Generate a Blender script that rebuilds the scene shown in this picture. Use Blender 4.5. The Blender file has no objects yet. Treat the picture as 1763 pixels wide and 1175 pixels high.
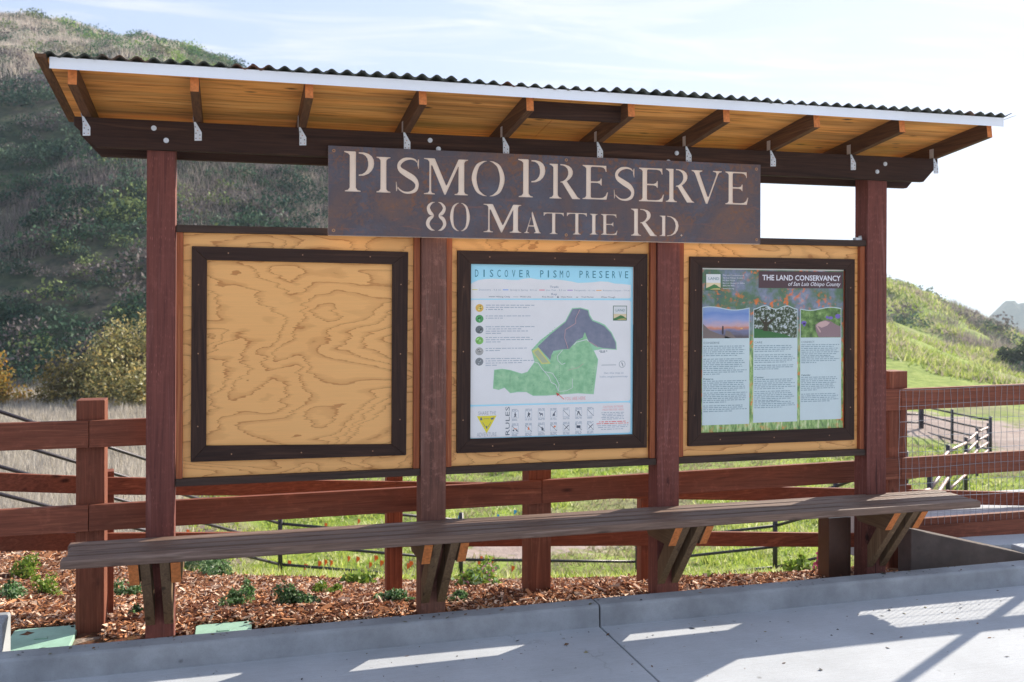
import bpy, bmesh, math, random
import numpy as np
from mathutils import Vector, Matrix
random.seed(7)
RNG = np.random.default_rng(7)
S = bpy.context.scene
COL = S.collection
R = math.radians
# ------------------------------------------------------------------ camera
CX, CY, CZ = 0.4224, -5.3143, 1.772
YAW = -0.2748
ROLL = 0.0035
FPX = 1703.07
HOR = 515.64
FW = Vector((-math.sin(YAW), math.cos(YAW), 0))
RT0 = Vector((math.cos(YAW), math.sin(YAW), 0))
UP0 = Vector((0, 0, 1))
RT = RT0 * math.cos(ROLL) + UP0 * math.sin(ROLL)
UP = -RT0 * math.sin(ROLL) + UP0 * math.cos(ROLL)
cam_d = bpy.data.cameras.new('camera')
cam = bpy.data.objects.new('camera', cam_d)
COL.objects.link(cam)
cam.matrix_world = Matrix(((RT.x, UP.x, -FW.x, CX), (RT.y, UP.y, -FW.y, CY), (RT.z, UP.z, -FW.z, CZ), (0, 0, 0, 1)))
cam_d.sensor_width = 36
cam_d.lens = FPX / 1763 * 36
cam_d.shift_y = -71.86 / 1763
cam_d.clip_end = 9000
cam_d.dof.use_dof = True
cam_d.dof.focus_distance = 5.6
cam_d.dof.aperture_fstop = 4.0
S.camera = cam
# ------------------------------------------------------------------ light
SUN_DIR = Vector((1.0, 0.60, 0.60)).normalized()      # towards the sun
sun_d = bpy.data.lights.new('sun', 'SUN')
sun_d.energy = 3.9
sun_d.angle = R(0.5)
sun_d.color = (1.0, 0.91, 0.77)
sun = bpy.data.objects.new('sun', sun_d)
COL.objects.link(sun)
sun.rotation_euler = (-SUN_DIR).to_track_quat('-Z', 'Y').to_euler()
sun.location = (20, 14, 12)
W = bpy.data.worlds.new('World')
S.world = W
W.use_nodes = True
wn, wl = W.node_tree.nodes, W.node_tree.links
wn.clear()
sky = wn.new('ShaderNodeTexSky')
sky.sky_type = 'NISHITA'
sky.sun_disc = False
sky.sun_elevation = math.asin(SUN_DIR.z)
sky.sun_rotation = math.atan2(SUN_DIR.x, SUN_DIR.y)
sky.air_density = 1.15
sky.dust_density = 0.7
sky.ozone_density = 2.2
bg = wn.new('ShaderNodeBackground')
bg.inputs[1].default_value = 0.232
wo = wn.new('ShaderNodeOutputWorld')
# thin high cloud, laid out in sky directions
tcw = wn.new('ShaderNodeTexCoord')
sepw = wn.new('ShaderNodeSeparateXYZ')
wl.new(tcw.outputs['Generated'], sepw.inputs[0])
zmx = wn.new('ShaderNodeMath'); zmx.operation = 'MAXIMUM'; zmx.inputs[1].default_value = 0.05
wl.new(sepw.outputs['Z'], zmx.inputs[0])
cmb = wn.new('ShaderNodeCombineXYZ')
for ax in 'XY':
    dv = wn.new('ShaderNodeMath'); dv.operation = 'DIVIDE'
    wl.new(sepw.outputs[ax], dv.inputs[0]); wl.new(zmx.outputs[0], dv.inputs[1])
    wl.new(dv.outputs[0], cmb.inputs[ax])
mpw = wn.new('ShaderNodeMapping'); mpw.inputs['Rotation'].default_value = (0, 0, R(25)); mpw.inputs['Scale'].default_value = (0.55, 1.5, 1)
wl.new(cmb.outputs[0], mpw.inputs[0])
nzw = wn.new('ShaderNodeTexNoise'); nzw.inputs['Scale'].default_value = 1.5; nzw.inputs['Detail'].default_value = 8; nzw.inputs['Roughness'].default_value = 0.62; nzw.inputs['Distortion'].default_value = 0.9
wl.new(mpw.outputs[0], nzw.inputs['Vector'])
crw = wn.new('ShaderNodeValToRGB')
crw.color_ramp.elements[0].position = 0.44; crw.color_ramp.elements[0].color = (0, 0, 0, 1)
crw.color_ramp.elements[1].position = 0.66; crw.color_ramp.elements[1].color = (0.95, 0.95, 0.95, 1)
wl.new(nzw.outputs['Fac'], crw.inputs[0])
veil = wn.new('ShaderNodeMath'); veil.operation = 'ADD'; veil.inputs[1].default_value = 0.04; veil.use_clamp = True
wl.new(crw.outputs[0], veil.inputs[0])
mxw = wn.new('ShaderNodeMix'); mxw.data_type = 'RGBA'
mxw.inputs['B'].default_value = (1.72, 1.76, 1.82, 1)
wl.new(veil.outputs[0], mxw.inputs['Factor'])
dvs = wn.new('ShaderNodeVectorMath'); dvs.operation = 'DIVIDE'; dvs.inputs[1].default_value = (1.82, 1.98, 2.95)
wl.new(sky.outputs[0], dvs.inputs[0])
ads = wn.new('ShaderNodeVectorMath'); ads.operation = 'ADD'; ads.inputs[1].default_value = (1, 1, 1)
wl.new(dvs.outputs[0], ads.inputs[0])
sof = wn.new('ShaderNodeVectorMath'); sof.operation = 'DIVIDE'
wl.new(sky.outputs[0], sof.inputs[0]); wl.new(ads.outputs[0], sof.inputs[1])
wl.new(sof.outputs[0], mxw.inputs['A'])
wl.new(mxw.outputs['Result'], bg.inputs[0])
wl.new(bg.outputs[0], wo.inputs[0])
S.view_settings.view_transform = 'Standard'
S.view_settings.look = 'None'
S.view_settings.gamma = 1
S.view_settings.exposure = 1.28
S.render.engine = 'CYCLES'
S.cycles.max_bounces = 8
S.cycles.volume_bounces = 0
S.cycles.caustics_reflective = False
S.cycles.caustics_refractive = False

# ------------------------------------------------------------------ materials
class NT:
    """small helper to write node trees"""
    def __init__(s, name, rough=0.7, spec=0.5, metal=0.0, coat=0.0):
        s.m = bpy.data.materials.new(name); s.m.use_nodes = True
        s.n, s.l = s.m.node_tree.nodes, s.m.node_tree.links
        s.b = s.n['Principled BSDF']
        s.b.inputs['Roughness'].default_value = rough
        s.b.inputs['Specular IOR Level'].default_value = spec
        s.b.inputs['Metallic'].default_value = metal
        s.b.inputs['Coat Weight'].default_value = coat
        s.tc = s.n.new('ShaderNodeTexCoord')
    def put(s, sock, v):
        if isinstance(v, bpy.types.NodeSocket): s.l.new(v, sock)
        elif isinstance(v, (tuple, list)):
            sock.default_value = tuple(v) + ((1,) if len(v) == 3 and sock.type == 'RGBA' else ())
        else: sock.default_value = v
    def coord(s, scale=(1, 1, 1), rnd=0.0, kind='Object', rot=(0, 0, 0), loc=(0, 0, 0)):
        v = s.tc.outputs[kind]
        if rnd:
            oi = s.n.new('ShaderNodeObjectInfo')
            a = s.n.new('ShaderNodeVectorMath'); a.operation = 'SCALE'; a.inputs[0].default_value = (rnd, rnd * 1.7, rnd * 0.6)
            s.l.new(oi.outputs['Random'], a.inputs['Scale'])
            b = s.n.new('ShaderNodeVectorMath'); b.operation = 'ADD'
            s.l.new(v, b.inputs[0]); s.l.new(a.outputs[0], b.inputs[1]); v = b.outputs[0]
        m = s.n.new('ShaderNodeMapping'); m.inputs['Scale'].default_value = scale; m.inputs['Rotation'].default_value = rot; m.inputs['Location'].default_value = loc
        s.l.new(v, m.inputs[0]); return m.outputs[0]
    def noise(s, vec, scale=5, detail=4, rough=0.55, dist=0.0, out='Fac'):
        t = s.n.new('ShaderNodeTexNoise'); t.inputs['Scale'].default_value = scale; t.inputs['Detail'].default_value = detail
        t.inputs['Roughness'].default_value = rough; t.inputs['Distortion'].default_value = dist
        s.l.new(vec, t.inputs['Vector']); return t.outputs[out]
    def voro(s, vec, scale=5, out='Distance', feat='F1', rand=1.0):
        t = s.n.new('ShaderNodeTexVoronoi'); t.feature = feat; t.inputs['Scale'].default_value = scale; t.inputs['Randomness'].default_value = rand
        s.l.new(vec, t.inputs['Vector']); return t.outputs[out]
    def math(s, op, a, b=0.0, c=None, clamp=False):
        t = s.n.new('ShaderNodeMath'); t.operation = op; t.use_clamp = clamp
        s.put(t.inputs[0], a); s.put(t.inputs[1], b)
        if c is not None: s.put(t.inputs[2], c)
        return t.outputs[0]
    def ramp(s, fac, stops, interp='LINEAR'):
        t = s.n.new('ShaderNodeValToRGB'); cr = t.color_ramp; cr.interpolation = interp
        while len(cr.elements) < len(stops): cr.elements.new(0.5)
        for e, (p, c) in zip(cr.elements, stops):
            e.position = p; e.color = (c, c, c, 1) if isinstance(c, (int, float)) else tuple(c) + (1,)
        s.l.new(fac, t.inputs[0]); return t.outputs[0]
    def mix(s, f, a, b, blend='MIX'):
        t = s.n.new('ShaderNodeMix'); t.data_type = 'RGBA'; t.blend_type = blend
        s.put(t.inputs['Factor'], f); s.put(t.inputs['A'], a); s.put(t.inputs['B'], b); return t.outputs['Result']
    def rand(s):
        return s.n.new('ShaderNodeObjectInfo').outputs['Random']
    def color(s, v): s.put(s.b.inputs['Base Color'], v)
    def bump(s, h, strength=0.3, dist=0.01):
        t = s.n.new('ShaderNodeBump'); t.inputs['Strength'].default_value = strength; t.inputs['Distance'].default_value = dist
        s.l.new(h, t.inputs['Height']); s.l.new(t.outputs[0], s.b.inputs['Normal'])
    def attr(s, name='col'):
        t = s.n.new('ShaderNodeAttribute'); t.attribute_name = name; return t.outputs['Color']

def plain(name, c, rough=0.6, spec=0.4, metal=0.0, coat=0.0, var=0.12, scale=30, bump=0.0):
    t = NT(name, rough, spec, metal, coat)
    n = t.noise(t.coord(), scale, 5, 0.6)
    d = tuple(x * (1 - var) for x in c); l = tuple(min(1, x * (1 + var)) for x in c)
    t.color(t.ramp(n, [(0.3, d), (0.7, l)]))
    if bump: t.bump(n, bump, 0.004)
    return t.m

def wood(name, base, dark, axis='X', rough=0.72, knots=0.25, var=0.25, fine=1.0, bump=0.35, light=None, worn=0.0, incise=0.0, spec=0.25):
    t = NT(name, rough, spec)
    sc = {'X': (0.7, 14, 14), 'Y': (14, 0.7, 14), 'Z': (14, 14, 0.7)}[axis]
    sf = {'X': (2.2, 90, 90), 'Y': (90, 2.2, 90), 'Z': (90, 90, 2.2)}[axis]
    kn = {'X': (2.2, 7, 7), 'Y': (7, 2.2, 7), 'Z': (7, 7, 2.2)}[axis]
    g = t.noise(t.coord(sc, 9), 1.6, 5, 0.55, 1.2)
    gf = t.noise(t.coord(sf, 9), 1.3 * fine, 4, 0.65)
    k = t.voro(t.coord(kn, 5), 1.0)
    light = light or tuple(min(1, x * 1.35) for x in base)
    c = t.ramp(g, [(0.30, dark), (0.47, base), (0.56, tuple((a + b) / 2 for a, b in zip(dark, base))), (0.72, light)])
    c = t.mix(t.ramp(gf, [(0.35, 0.55), (0.6, 0.0)]), c, dark)
    c = t.mix(t.math('MULTIPLY', t.ramp(k, [(0.04, 1.0), (0.12, 0.0)]), min(1, knots * 2.4)), c, tuple(x * 0.35 for x in dark))
    if worn:
        w = t.noise(t.coord((6, 6, 6), 3), 2.5, 6, 0.7)
        c = t.mix(t.math('MULTIPLY', t.ramp(w, [(0.55, 0.0), (0.72, 1.0)]), worn), c, tuple(min(1, x * 1.9 + 0.02) for x in base))
    if incise:
        iv = t.voro(t.coord({'X': (22, 95, 95), 'Y': (95, 22, 95), 'Z': (95, 95, 22)}[axis], 2), 1.0, rand=0.35)
        iw = t.noise(t.coord((3, 3, 3), 4), 2.0, 3)
        c = t.mix(t.math('MULTIPLY', t.ramp(iv, [(0.10, incise), (0.24, 0.0)]), t.ramp(iw, [(0.42, 0.15), (0.6, 1.0)])), c, tuple(min(1, x * 2.1 + .03) for x in base))
        ck = t.noise(t.coord({'X': (.5, 30, 30), 'Y': (30, .5, 30), 'Z': (30, 30, .5)}[axis], 6), 1.6, 3, 0.5, 0.6)
        c = t.mix(t.math('MULTIPLY', t.ramp(ck, [(0.27, 0.9), (0.30, 0.0)]), 1.0), c, tuple(x * .25 for x in dark))
    r = t.math('MULTIPLY_ADD', t.rand(), var, 1 - var / 2)
    hsv = t.n.new('ShaderNodeHueSaturation'); t.l.new(c, hsv.inputs['Color']); t.l.new(r, hsv.inputs['Value'])
    t.color(hsv.outputs[0])
    t.bump(gf, bump, 0.003)
    return t.m

def axes(name, **k):
    return {a: wood(name + '_' + a, axis=a, **k) for a in 'XYZ'}

M = {}
M['post'] = axes('stained_post', base=(0.210, 0.068, 0.052), dark=(0.105, 0.034, 0.028), light=(0.29, 0.115, 0.095), knots=0.45, worn=0.30, var=0.12, incise=0.45)
M['postgrey'] = axes('weathered_grey_post', base=(0.225, 0.100, 0.072), dark=(0.11, 0.052, 0.040), light=(0.31, 0.17, 0.13), knots=0.5, worn=0.6, var=0.1, incise=0.3)
M['dark'] = axes('dark_stained_beam', base=(0.060, 0.028, 0.019), dark=(0.020, 0.010, 0.008), light=(0.10, 0.048, 0.03), knots=0.15, var=0.3)
M['frame'] = axes('dark_picture_frame', base=(0.060, 0.031, 0.022), dark=(0.022, 0.012, 0.010), light=(0.11, 0.055, 0.035), knots=0.0, var=0.15)
M['rafter'] = axes('brown_stained_rafter', base=(0.16, 0.075, 0.035), dark=(0.05, 0.025, 0.015), light=(0.24, 0.12, 0.05), knots=0.25)
M['rail'] = axes('grey_brown_rail', base=(0.085, 0.052, 0.040), dark=(0.035, 0.024, 0.020), light=(0.13, 0.085, 0.06), knots=0.1)
M['bench'] = axes('weathered_bench_board', base=(0.25, 0.160, 0.118), dark=(0.09, 0.054, 0.04), light=(0.42, 0.295, 0.235), knots=0.2, rough=0.55, bump=0.7, var=0.45, spec=0.3)
M['brace'] = axes('treated_brace', base=(0.22, 0.14, 0.075), dark=(0.09, 0.05, 0.03), light=(0.30, 0.20, 0.11), knots=0.35)
M['redwood'] = axes('stained_fence', base=(0.27, 0.086, 0.048), dark=(0.125, 0.038, 0.022), light=(0.40, 0.145, 0.08), knots=0.6, var=0.25, worn=0.25)
M['trim'] = axes('orange_trim', base=(0.42, 0.13, 0.05), dark=(0.22, 0.055, 0.028), light=(0.52, 0.20, 0.085), knots=0.3, var=0.2)
M['endgrain'] = plain('sawn_end_grain', (0.60, 0.20, 0.06), 0.7, 0.2, var=0.25, scale=60)
M['galv'] = plain('galvanised_steel', (0.62, 0.66, 0.70), 0.42, 0.5, 0.55, var=0.1)
M['nail'] = plain('rusty_screw_head', (0.30, 0.17, 0.09), 0.5, 0.5, 0.4)
M['copper'] = plain('bronze_screw_head', (0.45, 0.25, 0.15), 0.4, 0.5, 0.5)
M['hole'] = plain('dark_hole', (0.02, 0.02, 0.02), 0.9, 0.1)
M['fascia'] = plain('pale_metal_fascia', (0.88, 0.92, 0.98), 0.38, 0.5, 0.0, var=0.03, scale=4)
M['blackpipe'] = plain('dark_pipe', (0.035, 0.028, 0.040), 0.45, 0.5, 0.3)
M['litpipe'] = plain('sunlit_pipe', (0.24, 0.13, 0.13), 0.4, 0.6, 0.1)  # pipe colour lightened to carry the sun on the rails
M['wire'] = plain('fence_wire', (0.32, 0.34, 0.38), 0.4, 0.5, 0.7)
M['lid'] = plain('green_plastic_lid', (0.33, 0.54, 0.42), 0.55, 0.4, var=0.12, scale=14)
M['orangeflag'] = plain('orange_plastic_flag', (0.95, 0.16, 0.03), 0.5, 0.4)
M['blueflag'] = plain('blue_plastic_flag', (0.04, 0.35, 0.80), 0.5, 0.4)

def ply(name, base, line, sx, sz, n, seed, grain_axis='X', off=(0, 0, 0)):
    """rotary-cut plywood: jagged contour bands of a stretched noise"""
    t = NT(name, 0.48, 0.35, coat=0.12)
    tooth = t.math('MULTIPLY', t.math('SUBTRACT', t.noise(t.coord((5, 1, 150)), 1.0, 3, 0.6), 0.5), 0.065)
    tooth2 = t.math('MULTIPLY', t.math('SUBTRACT', t.noise(t.coord((2, 1, 28)), 1.0, 3, 0.6), 0.5), 0.16)
    cv = t.n.new('ShaderNodeCombineXYZ'); t.l.new(t.math('ADD', tooth, tooth2), cv.inputs[0])
    va = t.n.new('ShaderNodeVectorMath'); va.operation = 'ADD'; t.l.new(t.tc.outputs['Object'], va.inputs[0]); t.l.new(cv.outputs[0], va.inputs[1])
    mp = t.n.new('ShaderNodeMapping'); mp.inputs['Scale'].default_value = (sx, 1, sz); mp.inputs['Location'].default_value = off; t.l.new(va.outputs[0], mp.inputs[0])
    h = t.noise(mp.outputs[0], 1.0, 2.6, 0.5, 0.5)
    j = t.noise(t.coord((34, 1, 70)), 1.0, 4, 0.75)
    jj = t.noise(t.coord((8, 1, 22), loc=(3, 0, 1)), 1.0, 3, 0.6)
    v = t.math('MULTIPLY_ADD', h, n, t.math('MULTIPLY_ADD', j, 0.10, t.math('MULTIPLY', jj, 0.30)))
    f = t.math('FRACT', v)
    mid = tuple(a * 0.6 + b * 0.4 for a, b in zip(base, line))
    band = t.ramp(f, [(0.0, line), (0.05, line), (0.10, mid), (0.30, tuple(a * .80 + b * .20 for a, b in zip(base, line))), (0.36, base), (0.985, base), (1.0, line)])
    g = t.noise(t.coord((3, 1, 130)), 1.0, 3, 0.6)
    c = t.mix(t.ramp(g, [(0.4, 0.22), (0.62, 0.0)]), band, tuple(x * 0.80 for x in base))
    b = t.noise(t.coord((1.3, 1, 1.8)), 1.2, 3)
    c = t.mix(t.ramp(b, [(0.4, 0.0), (0.7, 0.22)]), c, tuple(min(1, x * y) for x, y in zip(base, (1.15, 1.2, 1.35))))
    t.color(c)
    t.bump(g, 0.12, 0.001)
    return t.m
M['ply'] = ply('notice_board_plywood', (0.95, 0.49, 0.165), (0.55, 0.215, 0.055), 1.15, 2.5, 16, 1)
def soffit_mat():
    t = NT('soffit_plywood', 0.6, 0.3)
    g = t.noise(t.coord((2.5, 40, 1)), 1.0, 4, 0.6, 0.4)
    big = t.noise(t.coord((0.8, 7, 1)), 1.0, 3, 0.5)
    c = t.ramp(g, [(0.32, (0.50, 0.19, 0.045)), (0.5, (0.92, 0.40, 0.095)), (0.7, (0.96, 0.50, 0.16))])
    c = t.mix(t.ramp(big, [(0.38, 0.55), (0.55, 0.0)]), c, (0.30, 0.14, 0.045))
    k = t.voro(t.coord((4.0, 10, 1), loc=(.3, .2, 0)), 1.0)
    kc = t.noise(t.coord((1.2, 2.2, 1)), 2.0, 2)
    c = t.mix(t.math('MULTIPLY', t.ramp(k, [(0.06, 1.0), (0.17, 0.0)]), t.ramp(kc, [(0.5, 0.0), (0.56, 1.0)])), c, (0.06, 0.025, 0.01))
    t.color(c); t.bump(g, 0.2, 0.002)
    return t.m
M['soffit'] = soffit_mat()

def steel_plate():
    t = NT('weathered_steel_plate', 0.42, 0.5, 0.45)
    n1 = t.noise(t.coord((1, 1, 1)), 3.0, 6, 0.62, 0.6)
    base = t.ramp(n1, [(0.35, (0.115, 0.120, 0.155)), (0.5, (0.105, 0.088, 0.100)), (0.65, (0.165, 0.105, 0.090))])
    pa = t.noise(t.coord((1.3, 1, 2.2), loc=(.6, 0, .2)), 2.2, 5, 0.6)
    pb = t.noise(t.coord((26, 1, 26)), 1.3, 6, 0.75, 0.5)
    m = t.math('MULTIPLY', t.ramp(pa, [(0.44, 0.0), (0.62, 1.0)]), t.ramp(pb, [(0.50, 0.0), (0.60, 1.0)]))
    c = t.mix(t.math('MULTIPLY', m, 0.62), base, (0.36, 0.15, 0.06))
    sc = t.noise(t.coord((3, 1, 34)), 1.6, 5, 0.7, 1.0)
    c = t.mix(t.math('MULTIPLY', t.ramp(sc, [(0.60, 0.0), (0.66, 1.0)]), 0.45), c, (0.33, 0.13, 0.08))
    bl = t.noise(t.coord((60, 1, 60)), 1.0, 4, 0.7)
    c = t.mix(t.ramp(bl, [(0.3, 0.35), (0.45, 0.0)]), c, (0.03, 0.03, 0.05))
    t.color(c); t.bump(pb, 0.08, 0.001)
    t.put(t.b.inputs['Roughness'], t.math('MULTIPLY_ADD', m, 0.35, 0.40))
    return t.m
M['steel'] = steel_plate()
M['rustedge'] = plain('rusty_cut_edge', (0.34, 0.11, 0.05), 0.8, 0.2, 0.1)
M['backing'] = plain('beige_backing_board', (0.92, 0.77, 0.63), 0.6, 0.3, var=0.04, scale=20)

def roofing():
    t = NT('weathered_corrugated_steel', 0.6, 0.4, 0.35)
    n = t.noise(t.coord((2, 1, 1)), 5, 6, 0.7)
    p = t.noise(t.coord((3, 3, 1)), 0.9, 3)
    c = t.ramp(n, [(0.3, (0.045, 0.050, 0.042)), (0.6, (0.11, 0.12, 0.10)), (0.75, (0.18, 0.17, 0.15))])
    c = t.mix(t.ramp(p, [(0.56, 0.0), (0.66, 0.8)]), c, (0.20, 0.08, 0.04))
    t.color(c); return t.m
M['roofing'] = roofing()

def concrete(name, base, scale=1.0, dark=0.75, warm=(1, 1, 1), crack=False):
    t = NT(name, 0.85, 0.3)
    a = t.noise(t.coord((1, 1, 1)), 1.6 * scale, 6, 0.6)
    b = t.noise(t.coord((6, 40, 6)), 3.0, 4, 0.6)
    d = t.noise(t.coord((1, 1, 1)), 120, 3, 0.7)
    sp = t.voro(t.coord((1, 1, 1), loc=(.4, .1, 0)), 5.5)
    c = t.ramp(a, [(0.3, tuple(base * dark * w for w in warm)), (0.62, tuple(base * w for w in warm)), (0.8, tuple(base * 1.08 * w for w in warm))])
    c = t.mix(t.ramp(b, [(0.35, 0.16), (0.55, 0.0)]), c, (base * .5,) * 3)
    c = t.mix(t.ramp(d, [(0.3, 0.2), (0.5, 0.0)]), c, (base * .5,) * 3)
    st = t.noise(t.coord((1, 1, 1), loc=(2, 1, 0)), 9, 4, 0.6)
    c = t.mix(t.math('MULTIPLY', t.ramp(sp, [(0.03, 0.75), (0.09, 0.0)]), t.ramp(st, [(0.5, 0.0), (0.6, 1.0)])), c, (base * .22,) * 3)
    if crack:
        wv = t.n.new('ShaderNodeVectorMath'); wv.operation = 'ADD'
        nv = t.noise(t.coord((1, 1, 1)), 3.0, 5, 0.65, out='Color')
        ns = t.n.new('ShaderNodeVectorMath'); ns.operation = 'SCALE'; ns.inputs['Scale'].default_value = 0.35; t.l.new(nv, ns.inputs[0])
        t.l.new(t.coord((1, 1, 1), loc=(.7, .35, 0)), wv.inputs[0]); t.l.new(ns.outputs[0], wv.inputs[1])
        e = t.voro(wv.outputs[0], 0.55, feat='DISTANCE_TO_EDGE')
        cm = t.noise(t.coord((1, 1, 1), loc=(5, 2, 0)), 0.8, 3)
        c = t.mix(t.math('MULTIPLY', t.ramp(e, [(0.0012, 0.55), (0.004, 0.0)]), t.ramp(cm, [(0.48, 0.0), (0.56, 1.0)])), c, (base * .3,) * 3)
        br = t.noise(t.coord((1.5, 130, 1), rot=(0, 0, .05)), 1.0, 3, 0.6)
        c = t.mix(t.ramp(br, [(0.35, 0.13), (0.6, 0.0)]), c, (base * .45,) * 3)
        dd = t.math('ADD', t.math('MULTIPLY', br, 1.2), d)
        t.color(c); t.bump(dd, 0.35, 0.003)
        return t.m
    t.color(c); t.bump(d, 0.25, 0.002)
    return t.m
M['pavement'] = concrete('brushed_concrete', 0.56, 1.0, 0.80, (.94, .99, 1.06), crack=True)
M['bounce_slab'] = concrete('bounce_concrete', 0.78, 1.0, 0.9, (1.0, .95, .87))  # made paler and warmer than the pavement to bounce more light
M['kerb'] = concrete('kerb_concrete', 0.43, 2.0, 0.62, (.95, .99, 1.04))
M['wallc'] = concrete('shaded_wall_concrete', 0.13, 3.0, 0.5, (1.0, .76, .68))  # dark base puts the shadow on the wall face into its colour
M['boxsteel'] = plain('brown_powder_coat', (0.075, 0.030, 0.018), 0.4, 0.5, 0.3)

def ground_mat():
    t = NT('valley_ground', 0.95, 0.1)
    P = t.coord((1, 1, 1))
    g = t.noise(P, 0.12, 6, 0.65); f = t.noise(P, 1.6, 6, 0.7); v = t.noise(P, 0.045, 4, 0.6, 0.5)
    green = t.ramp(f, [(0.3, (0.13, 0.19, 0.035)), (0.55, (0.27, 0.34, 0.07)), (0.75, (0.40, 0.42, 0.14))])
    dry = t.ramp(f, [(0.3, (0.17, 0.125, 0.10)), (0.6, (0.30, 0.23, 0.19)), (0.8, (0.40, 0.34, 0.27))])
    a = t.attr('col')                      # r: dry mask, g: bare dirt mask, b: scrub soil
    sp = t.n.new('ShaderNodeSeparateColor'); t.l.new(a, sp.inputs[0])
    dm = t.math('ADD', sp.outputs[0], t.math('MULTIPLY', t.math('SUBTRACT', g, 0.5), 1.6), clamp=True)
    c = t.mix(t.ramp(dm, [(0.35, 0.0), (0.62, 1.0)]), green, dry)
    dirt = t.ramp(f, [(0.3, (0.30, 0.22, 0.19)), (0.7, (0.44, 0.36, 0.32))])
    bm = t.math('ADD', sp.outputs[1], t.math('MULTIPLY', t.math('SUBTRACT', f, 0.5), 0.9), clamp=True)
    c = t.mix(t.ramp(bm, [(0.42, 0.0), (0.58, 1.0)]), c, dirt)
    sc = t.ramp(g, [(0.35, (0.035, 0.055, 0.038)), (0.5, (0.085, 0.10, 0.055)), (0.6, (0.13, 0.11, 0.085)), (0.75, (0.08, 0.13, 0.03))])
    sc = t.mix(t.ramp(t.noise(P, 0.9, 6, 0.75), [(0.35, 0.85), (0.62, 0.0)]), sc, (0.022, 0.032, 0.028))
    c = t.mix(t.ramp(sp.outputs[2], [(0.4, 0.0), (0.6, 1.0)]), c, sc)
    t.color(c); t.bump(f, 0.5, 0.2); return t.m
M['ground'] = ground_mat()
def mulch_base():
    t = NT('mulch_soil', 0.95, 0.1)
    n = t.voro(t.coord((1, 1, 1), rot=(0, 0, .6)), 38, 'Color')
    f = t.noise(t.coord((1, 1, 1)), 14, 6, 0.7)
    c = t.ramp(f, [(0.3, (0.05, 0.022, 0.014)), (0.55, (0.19, 0.085, 0.05)), (0.75, (0.34, 0.19, 0.12))])
    c = t.mix(0.25, c, n, 'MULTIPLY')
    t.color(c); t.bump(f, 0.8, 0.03); return t.m
M['mulchbase'] = mulch_base()

def attr_mat(name, rough=0.85, spec=0.15, trans=0.0, sheen=0.0):
    t = NT(name, rough, spec)
    c = t.attr('col'); t.color(c)
    if trans:
        tr = t.n.new('ShaderNodeBsdfTranslucent'); t.l.new(c, tr.inputs[0])
        ad = t.n.new('ShaderNodeMixShader'); ad.inputs[0].default_value = trans
        t.l.new(t.b.outputs[0], ad.inputs[1]); t.l.new(tr.outputs[0], ad.inputs[2])
        t.l.new(ad.outputs[0], t.n['Material Output'].inputs[0])
    return t.m
M['chips'] = attr_mat('bark_chip')
M['leaf'] = attr_mat('leaf', 0.45, 0.4, 0.40)
M['scrubleaf'] = attr_mat('scrub_leaf', 0.8, 0.1, 0.18)
M['grassblade'] = attr_mat('grass_blade', 0.6, 0.2, 0.45)
M['drygrass'] = attr_mat('dry_grass_blade', 0.8, 0.1, 0.4)
M['bark'] = plain('grey_bark', (0.13, 0.10, 0.075), 0.9, 0.1, var=0.4, scale=20)

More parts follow.
